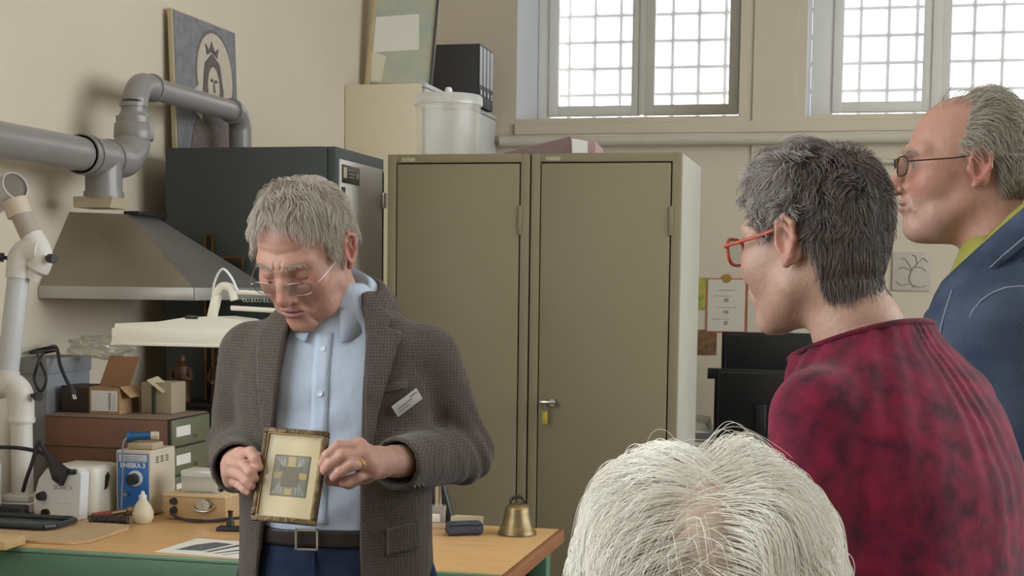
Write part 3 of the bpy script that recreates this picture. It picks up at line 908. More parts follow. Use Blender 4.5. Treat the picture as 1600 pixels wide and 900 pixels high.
t = thing('instrument_box', 'low wooden instrument box with knobs on the workbench', 'instrument', (-1.79, 3.77, ZT + 0.001))
M_IBOX = mk('box_tan', (196, 164, 122), 0.5, var=(8, 0.12), stretch=(1, 6, 6))
MB().box((-0.088, 0, 0.004), (0.10, 0.12, 0.070), 0.003).build('case', M_IBOX, t)
MB().box((-0.089, -0.003, 0.066), (0.101, 0.122, 0.073), 0.002).build('lid', mk('box_lid', (220, 192, 148), 0.45, var=(8, 0.1), stretch=(1, 6, 6)), t)
for z in (0.053, 0.028):
    MB().lathe([(0.0105, 0), (0.009, 0.012), (0, 0.0125)], (-0.056, 0, z), 16, (0, -1, 0)).build('socket_knob', M_RUBBER, t)
MB().lathe([(0.02, 0), (0.02, 0.004), (0.0, 0.004)], (0.035, 0, 0.045), 24, (0, -1, 0)).build('gauge_plate', M_CHROME, t)
MB().lathe([(0.013, 0), (0.012, 0.02), (0, 0.021)], (0.048, -0.002, 0.05), 20, (0, -1, 0)).build('chrome_knob', M_CHROME, t, label='chrome knob')
MB().tube(spline([(0.0, -0.004, 0.04), (0.02, -0.01, 0.03), (0.05, -0.01, 0.03), (0.07, -0.006, 0.045)], 5), 0.003, 8).build('chrome_lever', M_CHROME, t)
MB().tube(spline([(-0.056, -0.01, 0.028), (-0.05, -0.025, 0.018), (0.0, -0.035, 0.006), (0.06, -0.03, 0.006), (0.13, 0.01, 0.012), (0.2, 0.03, 0.006)], 6), 0.004, 8).build('lead', M_RUBBER, t)
t = thing('clear_box', 'clear plastic box with white fill on top of the wooden instrument box', 'box', (-1.785, 3.845, ZT + 0.075))
m = MB()
m.box((-0.055, -0.04, 0), (0.055, 0.04, 0.003)).box((-0.055, -0.04, 0.003), (-0.0525, 0.04, 0.045)).box((0.0525, -0.04, 0.003), (0.055, 0.04, 0.045)).box((-0.0525, -0.04, 0.003), (0.0525, -0.0375, 0.045)).box((-0.0525, 0.0375, 0.003), (0.0525, 0.04, 0.045))
m.build('box_walls', clear('box_clear', (250, 250, 248), 0.06, rough=0.1, haze=0.35), t, smooth=0)
MB().box((-0.051, -0.036, 0.004), (0.051, 0.036, 0.03), 0.004).build('white_fill', M_MILK, t)
MB().box((-0.057, -0.042, 0.045), (0.057, 0.042, 0.062), 0.003).build('lid', clear('box_lid_clear', (252, 252, 250), 0.06, rough=0.1, haze=0.75), t)

t = thing('black_stand', 'small black stand with square foot on the workbench left of the man', 'stand', (-1.625, 3.655, ZT + 0.001), R(8))
MB().box((-0.034, -0.022, 0), (0.034, 0.022, 0.01), 0.002).build('foot', M_RUBBER, t)
MB().lathe([(0.011, 0.01), (0.011, 0.022), (0.0065, 0.03), (0.006, 0.048), (0.009, 0.052), (0.0, 0.054)], n=16).build('post', M_RUBBER, t)

t = thing('printed_sheet', 'white sheet printed with dark sketches lying on the workbench', 'paper', (-1.50, 3.395, ZT + 0.0005), R(-5))
MB().box((-0.165, -0.105, 0), (0.132, 0.105, 0.0006)).build('paper', mk('paper_white', (238, 236, 228), 0.7), t, smooth=0)
M_INK = mk('grey_ink', (110, 112, 116), 0.7, var=(90, 0.3))
for poly in ([(-0.13, -0.06), (-0.06, -0.05), (-0.035, 0.06), (-0.09, 0.07), (-0.12, 0.02)], [(-0.05, -0.06), (-0.035, -0.06), (0.0, 0.06), (-0.02, 0.06)], [(-0.02, -0.07), (-0.01, -0.07), (0.06, 0.04), (0.04, 0.05)], [(0.01, -0.08), (0.016, -0.08), (0.10, 0.03), (0.09, 0.035)]):
    MB().prism([(a, b, 0.0006) for a, b in poly], (0, 0, 0.0003)).build('printed_figure', M_INK, t, smooth=0)

# things on the right end of the bench
M_BELL = mk('bell_bronze', (146, 128, 94), 0.42, 0.85, var=(18, 0.3), rgb2=(112, 98, 76))
t = thing('hand_bell', 'bronze bell with looped crown on the right end of the workbench', 'bell', (-0.872, 3.83, ZT + 0.001), R(20))
MB().lathe([(0.046, 0.004), (0.052, 0.0), (0.0525, 0.004), (0.048, 0.012), (0.046, 0.018), (0.041, 0.03), (0.0365, 0.05), (0.034, 0.066), (0.031, 0.075), (0.024, 0.081), (0.012, 0.084), (0, 0.084), ], n=40).build('bell_body', M_BELL, t)
m = MB()
for h, r in ((0.016, 0.0474), (0.021, 0.0456), (0.07, 0.0338)):
    m.tube([(r * math.cos(2 * PI * k / 36), r * math.sin(2 * PI * k / 36), h) for k in range(37)], 0.0012, 6, caps=False)
m.build('rim_bead', mk('bell_gold', (196, 164, 96), 0.3, 0.9, var=(20, 0.2)), t, label='brighter golden bead')
MB().tube(spline([(-0.014, 0, 0.08), (-0.018, 0, 0.093), (0.0, 0, 0.102), (0.018, 0, 0.093), (0.014, 0, 0.08)], 5), 0.005, 10).build('crown_loop', mk('loop_dark', (84, 78, 68), 0.4, 0.8, var=(30, 0.2)), t)

t = thing('pouch', 'dark blue grey zipped pouch near the bell on the workbench', 'pouch', (-1.005, 3.775, ZT + 0.001), R(28))
M_POUCH = mk('pouch_fabric', (66, 72, 88), 0.8, var=(30, 0.2), bump=(220, 0.3))
MB().box((-0.05, -0.022, 0), (0.05, 0.024, 0.036), 0.012, seg=3).build('pouch_body', M_POUCH, t)
MB().tube(spline([(-0.046, -0.021, 0.028), (0.0, -0.0235, 0.03), (0.046, -0.021, 0.028)], 6), 0.0022, 6).build('zip', M_BLACK, t)
tag(MB().prism([(-0.04, 0, 0), (0.04, 0.01, 0), (0.045, 0.03, 0), (-0.03, 0.03, 0)], (0, 0, 0.038)).build('folded_cloth', mk('cream_cloth', (206, 190, 156), 0.9, var=(40, 0.1), bump=(60, 0.4))), 'folded cream cloth behind the blue grey pouch', 'cloth').location = (-1.02, 3.835, ZT + 0.001)

t = thing('clear_cup', 'small clear plastic cup beside the man\'s jacket on the workbench', 'cup', (-1.103, 3.86, ZT + 0.001))
MB().lathe([(0, 0.0), (0.02, 0.0), (0.023, 0.062), (0.0215, 0.062), (0.0185, 0.003), (0, 0.003)], n=24).build('cup_wall', M_CLEAR, t)
MB().box((-0.014, -0.0235, 0.02), (0.012, -0.0215, 0.042), 0.0005).build('paper_label', M_MILK, t)

t = thing('tripod', 'small black tripod at the back of the workbench behind the man', 'tripod', (-1.155, 4.05, 0))
MB().cyl((0, 0, 0.6), (0, 0, 1.02), 0.014, n=14).build('column', M_BLACK, t)
MB().cyl((0.0, -0.0, 0.86), (0.0, 0.0, 1.0), 0.0155, n=14).build('sleeve', M_CHROME, t)
for k, (x, y) in enumerate(((0.17, -0.02), (-0.14, -0.02), (0.0, 0.26))):
    MB().cyl((0.0, 0.0, 0.95), (x * 1.6, y * 1.6 if y > 0 else y + 0.02, 0.0), 0.012, 0.009, n=12).build('leg', M_BLACK, t)

# ------------------------------------------------------------------ things on the rear bench
M_CHEST = mk('chest_brown', (112, 80, 64), 0.6, var=(5, 0.15), rgb2=(132, 92, 72), bump=(30, 0.05))
M_DRAWG = mk('drawer_olive', (106, 108, 84), 0.5, var=(6, 0.1))
t = thing('drawer_chest', 'brown chest with olive green drawers at its right end on the rear bench', 'drawer cabinet', (-2.365, 3.97, ZT + 0.001))
MB().box((0, 0, 0), (0.403, 0.27, 0.258), 0.004).build('carcass', M_CHEST, t)
MB().box((0.0, 0.0, 0.258), (0.405, 0.27, 0.264), 0.002).build('top_sheet', mk('chest_top', (134, 112, 98), 0.6, var=(6, 0.12)), t)
MB().box((0.0, -0.0015, 0.168), (0.403, 0.002, 0.172)).build('side_groove', mk('groove', (84, 60, 50), 0.8), t)
MB().box((0.403, 0.0, 0.0), (0.409, 0.27, 0.262)).build('drawer_surround', M_SEAM, t)
for i in range(3):
    z = 0.008 + 0.085 * i
    d = MB().box((0.404, 0.006, z), (0.414, 0.264, z + 0.079), 0.002).build('drawer', M_DRAWG, t)
    MB().box((0.414, 0.03, z + 0.028), (0.4155, 0.125, z + 0.058)).build('label_card', M_MILK, d, smooth=0)
    MB().cyl((0.414, 0.15, z + 0.022), (0.424, 0.15, z + 0.022), 0.006, n=12).build('knob', M_CHROME, d)
ZC2 = ZT + 0.001 + 0.2645
M_GBOX = mk('grey_box_enamel', (138, 140, 144), 0.5, var=(5, 0.08))
t = thing('grey_box', 'grey metal box at the left edge beside the brown chest, cable on top', 'box', (-2.497, 4.02, ZT + 0.001))
MB().box((0, 0, 0), (0.112, 0.26, 0.42), 0.004).build('case', M_GBOX, t)
MB().box((-0.0, -0.004, 0.38), (0.116, 0.264, 0.428), 0.003).build('lid', M_GBOX, t)
t = thing('black_cable', 'looped black mains cable draped over the grey metal box', 'cable', (-2.44, 4.12, ZT + 0.432))
MB().tube(spline([(-0.04, 0.03, 0.006), (0.02, 0.02, 0.02), (-0.03, -0.05, 0.012), (-0.04, 0.06, 0.02), (0.04, -0.02, 0.028), (0.10, -0.1, -0.02), (0.127, -0.115, -0.06), (0.142, -0.115, -0.085)], 8), 0.0055, 8).build('lead', M_RUBBER, t)
MB().tube(spline([(0.0, -0.06, 0.012), (0.05, -0.13, -0.01), (0.08, -0.145, -0.06), (0.06, -0.145, -0.1), (0.04, -0.145, -0.06), (0.055, -0.14, -0.005), (0.03, -0.07, 0.02)], 8), 0.0045, 8).build('loop', M_RUBBER, t)
MB().cyl((0.14, -0.115, -0.08), (0.152, -0.115, -0.108), 0.012, 0.014, n=12).build('plug', M_BLACK, t)
for y in (-0.121, -0.109):
    MB().cyl((0.151, y, -0.105), (0.158, y, -0.122), 0.0022, n=8).build('pin', M_CHROME, t)
tag(MB().box((-0.052, 0, 0), (0.052, 0.12, 0.08), 0.003).build('dark_box', mk('dark_brown_card', (70, 56, 50), 0.7, var=(8, 0.15))), 'small dark brown box on the brown chest left of the open carton', 'box').location = (-2.31, 4.06, ZC2)
M_CARD = mk('cardboard', (170, 136, 98), 0.8, var=(8, 0.08), bump=(60, 0.06))
t = thing('open_carton', 'open cardboard carton with a white label on top of the brown chest', 'carton', (-2.205, 4.04, ZC2))
m = MB()
m.box((-0.05, 0, 0), (0.05, 0.003, 0.08)).box((-0.05, 0.12, 0), (0.05, 0.123, 0.08)).box((-0.05, 0.003, 0), (-0.047, 0.12, 0.08)).box((0.047, 0.003, 0), (0.05, 0.12, 0.08)).box((-0.047, 0.003, 0), (0.047, 0.12, 0.003))
m.build('carton_walls', M_CARD, t, smooth=0)
MB().prism([(-0.05, 0.06, 0.078), (0.05, 0.06, 0.078), (0.068, 0.095, 0.17), (-0.032, 0.095, 0.17)], (0, 0.003, 0)).build('raised_flap', mk('cardboard_inner', (150, 108, 76), 0.8, var=(8, 0.1)), t, smooth=0)
MB().prism([(0.052, 0.0, 0.08), (0.052, 0.118, 0.08), (0.08, 0.11, 0.05), (0.08, 0.01, 0.05)], (0, 0, 0.003)).build('side_flap', M_CARD, t, smooth=0)
lb = MB().box((-0.043, -0.0012, 0.008), (0.043, 0.0, 0.07)).build('paper_label', M_MILK, t, smooth=0, label='white paper label')
for k in range(9):
    MB().box((0.014, -0.002, 0.012 + 0.006 * k), (0.022, -0.0011, 0.0145 + 0.006 * k)).build('barcode_bar', M_BLACK, lb, smooth=0)
for k in range(7):
    MB().box((0.028, -0.002, 0.014 + 0.007 * k), (0.037, -0.0011, 0.0155 + 0.007 * k)).build('print_line', M_INK, lb, smooth=0)
t = thing('beige_carton', 'beige folded carton with tilted lid on the brown chest right of the open one', 'carton', (-2.07, 4.10, ZC2))
MB().box((-0.045, 0, 0), (0.055, 0.1, 0.095), 0.002).build('box', mk('beige_card', (158, 144, 120), 0.8, var=(8, 0.08)), t)
MB().prism([(-0.02, -0.01, 0.10), (0.03, -0.01, 0.065), (0.05, 0.02, 0.075), (0.0, 0.02, 0.11)], (0, 0.002, 0.003)).build('tilted_lid', mk('beige_card_light', (186, 172, 142), 0.8, var=(8, 0.06)), t, smooth=0)
MB().box((-0.004, -0.012, 0.0), (0.004, -0.003, 0.085), 0.001).build('dark_gap', M_SEAM, t)  # dark strip painted in for the shaded gap of the carton

# crumpled clear bag, a mesh of folded film
rng = np.random.default_rng(5)
bm = bmesh.new()
bmesh.ops.create_icosphere(bm, subdivisions=4, radius=1.0)
for v in bm.verts:
    p = v.co
    s = 1 + 0.14 * math.sin(5 * p.x + 3 * p.y) * math.cos(6 * p.z + 4 * p.x) + 0.08 * math.sin(13 * p.y + 9 * p.z + 5 * p.x) + 0.06 * math.sin(23 * p.x - 17 * p.y + 14 * p.z)
    v.co = Vector((p.x * 0.105 * s, p.y * 0.045 * s, (p.z * 0.036 * s + 0.028)))
me = bpy.data.meshes.new('plastic_bag')
bm.to_mesh(me)
bm.free()
me.materials.append(clear('bag_film', (254, 252, 246), 0.22, rough=0.2, haze=0.22))
o = tag(link('plastic_bag', me), 'crumpled clear plastic bag lying across the grey box and open carton', 'bag')
o.location = (-2.30, 4.19, ZC2 + 0.165)

# altar cross with figurines
M_CROSSD = mk('cross_black', (38, 32, 28), 0.4, var=(12, 0.2))
M_GOLD = mk('cross_gilt', (150, 112, 56), 0.35, 0.7, var=(30, 0.3))
t = thing('altar_cross', 'dark standing cross with gilt edges and carved figures under the hood', 'cross', (-2.205, 4.735, ZT + 0.001))
MB().box((-0.12, -0.08, 0), (0.14, 0.06, 0.235), 0.004).box((-0.135, -0.09, 0.235), (0.155, 0.064, 0.25), 0.004).build('plinth', M_CROSSD, t)
MB().box((-0.0135, 0.048, 0.25), (0.0135, 0.064, 0.83), 0.001).build('upright', M_CROSSD, t)
MB().box((-0.127, 0.048, 0.712), (0.127, 0.064, 0.752), 0.001).build('crossbar', M_CROSSD, t)
g = MB()
for s in (-1, 1):
    g.box((s * 0.0135 - 0.003, 0.044, 0.25), (s * 0.0135 + 0.003, 0.049, 0.712)).box((s * 0.0135 - 0.003, 0.044, 0.752), (s * 0.0135 + 0.003, 0.049, 0.83))
    for z in (0.712, 0.752):
        g.box((min(s * 0.0135, s * 0.127), 0.044, z - 0.003), (max(s * 0.0135, s * 0.127), 0.049, z + 0.003))
    g.box((s * 0.127 - 0.003, 0.044, 0.709), (s * 0.127 + 0.003, 0.049, 0.755))
g.box((-0.0165, 0.044, 0.827), (0.0165, 0.049, 0.833))
g.build('gilt_edging', M_GOLD, t, label='gilt edging')
M_CARVE = mk('carved_wood', (96, 62, 40), 0.55, var=(40, 0.25), bump=(60, 0.3))
for x in (-0.072, 0.068):
    f = MB()
    f.lathe([(0.032, 0.0), (0.029, 0.033), (0.024, 0.077), (0.028, 0.103), (0.024, 0.122), (0.011, 0.13), (0.009, 0.136)], (x, -0.02, 0.25), 16)
    f.ball((x, -0.022, 0.25 + 0.147), 0.0145, 1, 1, 1.2, 14)
    f.tube(spline([(x - 0.026, -0.02, 0.365), (x - 0.034, -0.03, 0.332), (x - 0.009, -0.048, 0.322)], 4), [0.0095] * 9, 8)
    f.tube(spline([(x + 0.026, -0.02, 0.365), (x + 0.034, -0.03, 0.332), (x + 0.009, -0.048, 0.337)], 4), [0.0095] * 9, 8)
    f.build('carved_figure', M_CARVE, t)

# magnifier lamp over the bench
M_LAMP = mk('lamp_ivory', (232, 226, 210), 0.4, var=(5, 0.03))
t = thing('bench_lamp', 'long ivory bench lamp on a jointed arm behind the man in the jacket', 'lamp', (-1.70, 3.50, ZT + 0.001))
MB().prism([(-0.185, 0, 0.502), (-0.178, 0, 0.556), (-0.06, 0, 0.562), (0.02, 0, 0.575), (0.1, 0, 0.578), (0.16, 0, 0.572), (0.2, 0, 0.56), (0.21, 0, 0.505)], (0, 0.13, 0)).build('lamp_top', M_LAMP, t)
MB().box((-0.187, -0.006, 0.500), (0.212, 0.136, 0.545), 0.006, seg=3).build('lamp_housing', M_LAMP, t)
MB().box((-0.187, -0.008, 0.5), (0.212, -0.005, 0.508), 0.001).build('lower_lip', M_LAMP, t)
MB().box((0.02, -0.002, 0.571), (0.055, 0.014, 0.58), 0.001).build('switch', M_BLACK, t)
MB().box((-0.17, 0.01, 0.4985), (0.2, 0.12, 0.5005)).build('diffuser', M_MILK, t, smooth=0)
MB().box((0.062, 0.05, 0.57), (0.085, 0.072, 0.635), 0.004, rot=rotm(0, 14, 0)).build('bracket', M_LAMP, t)
MB().tube(spline([(0.075, 0.06, 0.63), (0.095, 0.06, 0.655), (0.12, 0.06, 0.65), (0.13, 0.06, 0.62)], 5), 0.011, 12).build('joint', M_LAMP, t)
for dz in (0, -0.042):
    MB().cyl((0.12, 0.06, 0.642 + dz), (0.40, 0.10, 0.630 + dz), 0.0065, n=10).build('arm_bar', M_LAMP, t)
m = MB()
m.tube([(0.15 + 0.0014 * i, 0.062 + 0.0002 * i + 0.006 * math.cos(i * 1.1), 0.622 + 0.006 * math.sin(i * 1.1)) for i in range(110)], 0.0012, 5)
m.build('spring', M_CHROME, t)
MB().tube(spline([(0.07, 0.06, 0.60), (0.075, 0.055, 0.66), (0.10, 0.05, 0.70), (0.125, 0.05, 0.68), (0.14, 0.055, 0.645)], 6), 0.0032, 8).build('cable', M_WHITEB, t)
MB().cyl((0.40, 0.10, 0.0), (0.40, 0.10, 0.635), 0.011, n=14).build('post', M_LAMP, t)
MB().box((0.36, 0.06, 0.0), (0.44, 0.14, 0.02), 0.004).build('clamp_foot', M_LAMP, t)

# ------------------------------------------------------------------ back wall notices and desk
M_PAPER = mk('notice_paper', (214, 206, 192), 0.8, var=(20, 0.03))


def notice(name, label, cat, u0, u1, z0, z1, mat, border=None, group=None):
    t = thing(name, label, cat, ((u0 + u1) / 2, VB - 0.001, z0), group=group)
    w, h = (u1 - u0) / 2, z1 - z0
    if border:
        MB().box((-w, -0.006, 0), (w, 0, h)).build('frame_border', border, t, smooth=0)
        e = 0.008
        MB().box((-w + e, -0.0075, e), (w - e, -0.005, h - e)).build('sheet', mat, t, smooth=0)
    else:
        MB().box((-w, -0.004, 0), (w, 0, h)).build('sheet', mat, t, smooth=0)
    return t, w, h


M_LINE = mk('faint_print', (150, 146, 140), 0.8)
t, w, h = notice('certificate', 'certificate with thin orange border and gold seal on the back wall', 'certificate', -0.838, -0.612, 1.243, 1.553, M_PAPER, mk('orange_border', (196, 112, 78), 0.7))
MB().lathe([(0.026, 0), (0.026, 0.003), (0, 0.004)], (0.0, -0.0075, h - 0.002), 20, (0, -1, 0)).build('seal', mk('gold_seal', (180, 142, 66), 0.5, 0.3, var=(40, 0.2)), t, label='gold seal')
for k, (a, b, hh) in enumerate(((-0.05, 0.05, 0.004), (-0.07, 0.03, 0.003), (-0.012, 0.012, 0.022), (-0.06, 0.06, 0.003), (-0.014, 0.014, 0.018), (-0.08, 0.02, 0.003), (-0.01, 0.01, 0.024))):
    z = h - 0.07 - 0.033 * k
    MB().box((a, -0.0085, z), (b, -0.007, z + hh)).build('print_line', M_LINE, t, smooth=0)
t, w, h = notice('certificate', 'certificate with thin dark green border behind the grey haired woman', 'certificate', -0.571, -0.355, 1.252, 1.56, M_PAPER, mk('green_border', (54, 92, 72), 0.7))
for k in range(6):
    MB().box((-0.085, -0.0085, h - 0.05 - 0.042 * k), (-0.065, -0.007, h - 0.035 - 0.042 * k)).build('print_mark', M_LINE, t, smooth=0)
    MB().box((-0.05, -0.0085, h - 0.045 - 0.042 * k), (0.07 - 0.02 * (k % 3), -0.007, h - 0.042 - 0.042 * k)).build('print_line', M_LINE, t, smooth=0)
notice('postcard', 'green and yellow postcard on the back wall beside the orange bordered certificate', 'postcard', -0.905, -0.845, 1.37, 1.555, mk('meadow_print', (104, 148, 70), 0.6, var=(22, 0.2), rgb2=(206, 176, 80)))
notice('photo_print', 'small dark brown photo on the back wall under the orange bordered certificate', 'photo', -0.89, -0.775, 1.112, 1.256, mk('brown_print', (92, 70, 50), 0.5, var=(30, 0.4), rgb2=(140, 104, 70)))
notice('notice_sheet', 'small white note on the back wall under the green bordered certificate', 'note', -0.43, -0.29, 1.19, 1.235, M_PAPER)
t = thing('relief_tile', 'square pale relief tile with a tree on the back wall', 'relief', (0.292, VB - 0.001, 1.494), R(0))
MB().box((-0.103, -0.014, 0), (0.103, 0, 0.213), 0.004).build('slab', mk('plaster_tile', (196, 188, 176), 0.8, var=(12, 0.06), bump=(60, 0.2)), t)
M_REL = mk('relief_line', (150, 142, 132), 0.85, var=(50, 0.1))
MB().tube(spline([(0.02, -0.015, 0.02), (-0.01, -0.015, 0.06), (0.0, -0.015, 0.11), (0.03, -0.015, 0.15)], 5), 0.004, 8).build('trunk', M_REL, t)
for pts in ([(0.0, 0.11), (-0.04, 0.13), (-0.07, 0.12)], [(0.0, 0.12), (-0.03, 0.17), (-0.06, 0.18)], [(0.03, 0.15), (0.06, 0.18), (0.085, 0.16)], [(0.03, 0.15), (0.02, 0.19), (0.0, 0.2)], [(0.02, 0.13), (0.05, 0.13), (0.08, 0.11)], [(0.02, 0.03), (0.05, 0.02), (0.085, 0.03)], [(-0.01, 0.04), (-0.05, 0.03), (-0.08, 0.05)]):
    MB().tube(spline([(a, -0.015, b) for a, b in pts], 5), 0.0028, 6).build('branch', M_REL, t)

t = thing('desk', 'pale grey desk under the black monitors at the back wall', 'desk', (-0.1, 7.75, 0))
MB().box((-0.75, -0.45, 0.63), (0.9, 0.55, 0.66), 0.003).build('desktop', M_LGREY, t)
for x in (-0.72, 0.84):
    for y in (-0.42, 0.48):
        MB().box((x, y, 0), (x + 0.04, y + 0.04, 0.63), 0.003).build('leg', M_CHROME, t)
M_MON = mk('monitor_black', (24, 24, 27), 0.35, var=(30, 0.1))


def monitor(label, u, v, w, z0, z1):
    t = thing('monitor', label, 'monitor', (u, v, 0.661))
    a, b = z0 - 0.661, z1 - 0.661
    MB().box((-w / 2, 0, a), (w / 2, 0.02, b), 0.006).build('screen_shell', M_MON, t)
    MB().box((-w / 2 + 0.02, -0.022, a + 0.03), (w / 2 - 0.06, 0.004, b - 0.012), 0.01, seg=3).build('rear_housing', M_MON, t)
    MB().box((-0.03, -0.045, 0.01), (0.03, -0.02, a + 0.18), 0.008).build('stand_neck', M_MON, t)
    MB().box((-0.12, -0.12, 0), (0.12, 0.06, 0.012), 0.004).build('stand_foot', M_MON, t)
    MB().box((-w / 2 + 0.01, 0.0195, a + 0.015), (w / 2 - 0.01, 0.021, b - 0.01)).build('screen', mk('screen_dark', (18, 20, 24), 0.15), t, smooth=0)


monitor('larger black monitor seen from behind, farther of the two on the desk', -0.41, 7.80, 0.55, 0.86, 1.268)
monitor('black monitor seen from behind, nearer of the two on the desk', -0.455, 7.52, 0.475, 0.735, 1.088)
t = thing('webcam_bracket', 'small black webcam at the left edge of the nearer monitor', 'webcam', (-0.675, 7.60, 0.661))
MB().box((-0.06, -0.02, 0.37), (0.01, 0.02, 0.425), 0.005).build('camera_body', M_BLACK, t)
MB().cyl((0.01, 0, 0.012), (0.01, 0, 0.38), 0.008, n=10).build('stalk', M_BLACK, t)
MB().cyl((0.01, 0, 0), (0.01, 0, 0.012), 0.028, n=20).build('foot', M_BLACK, t)
t = thing('paper_tray', 'grey letter tray of crumpled papers left of the monitors', 'letter tray', (-0.79, 7.66, 0.661))
MB().box((-0.055, -0.1, 0), (0.075, 0.15, 0.018), 0.003).box((-0.055, -0.1, 0.09), (0.075, 0.15, 0.1), 0.003).box((-0.055, 0.14, 0), (0.075, 0.15, 0.1)).build('tray_frame', M_LGREY, t)
MB().box((-0.05, -0.095, 0.0185), (0.07, 0.13, 0.04), 0.002).build('paper_stack', M_PAPER, t)
MB().hull8([(-0.05, -0.09, 0.1005), (0.07, -0.09, 0.1005), (0.07, 0.12, 0.1005), (-0.05, 0.12, 0.1005)], [(-0.045, -0.085, 0.15), (0.05, -0.08, 0.135), (0.06, 0.11, 0.16), (-0.04, 0.11, 0.17)]).build('loose_papers', mk('loose_paper', (190, 186, 170), 0.8, var=(12, 0.3), bump=(30, 0.5)), t)
for k, (x, w) in enumerate(((-0.56, 0.13), (-0.335, 0.14))):
    tag(MB().box((-w / 2, -0.1, 0), (w / 2, 0.1, 0.012), 0.002).build('document', M_PAPER), ['thin white document on the desk left of the monitor foot', 'thin white document on the desk right of the monitor foot'][k], 'paper').location = (x + (-0.08 if k == 0 else 0.1), 7.28, 0.661)
# ------------------------------------------------------------------ figure toolkit: blended solids turned into one surface
F32 = np.float32


def V3(*a):
    return np.array(a, F32)


def smin(a, b, k):
    h = np.maximum(k - np.abs(a - b), 0) / k
    return np.minimum(a, b) - h * h * k * 0.25


def smax(a, b, k):
    return -smin(-a, -b, k)


def sph(P, c, r):
    return np.sqrt(((P - V3(*c)) ** 2).sum(1)) - r


def ell_(P, c, r, rot=None):
    q = P - V3(*c)
    if rot is not None:
        q = q @ rot
    r = V3(*r)
    k0 = np.sqrt(((q / r) ** 2).sum(1)) + 1e-9
    k1 = np.sqrt(((q / (r * r)) ** 2).sum(1)) + 1e-9
    return k0 * (k0 - 1) / k1


def rc(P, a, b, ra, rb=None):
    rb = ra if rb is None else rb
    a, b = V3(*a), V3(*b)
    d = b - a
    t = np.clip(((P - a) @ d) / float(d @ d), 0, 1)
    q = P - a - t[:, None] * d
    return np.sqrt((q * q).sum(1)) - (ra + t * (rb - ra))


def chain(P, pts, rads, k=0.01):
    d = None
    for i in range(len(pts) - 1):
        e = rc(P, pts[i], pts[i + 1], rads[i], rads[i + 1])
        d = e if d is None else smin(d, e, k)
    return d


def nrot(rx=0, ry=0, rz=0):
    return np.array(rotm(rx, ry, rz), F32)


def loft(P, tab, off=0.0, n=2.35):
    """Stack of super-ellipses: rows (z, half width, half depth, y centre[, x centre])."""
    T = np.array([list(r) + [0.0] * (5 - len(r)) for r in tab], F32)
    zz = np.linspace(T[0, 0], T[-1, 0], 240)
    cols = []
    ker = np.hanning(25)
    ker /= ker.sum()
    for j in range(1, 5):
        c = np.interp(zz, T[:, 0], T[:, j])
        c = np.convolve(np.pad(c, 12, mode='edge'), ker, 'valid')
        cols.append(np.interp(P[:, 2], zz, c).astype(F32))
    a, b, yc, xc = cols
    a = a + off
    b = b + off
    x, y = np.abs(P[:, 0] - xc), np.abs(P[:, 1] - yc)
    q = ((x / a) ** n + (y / b) ** n + 1e-12) ** (1.0 / n)
    d = (q - 1) * np.minimum(a, b)
    return smax(d, np.maximum(P[:, 2] - T[-1, 0] - off, T[0, 0] - P[:, 2]), 0.02)


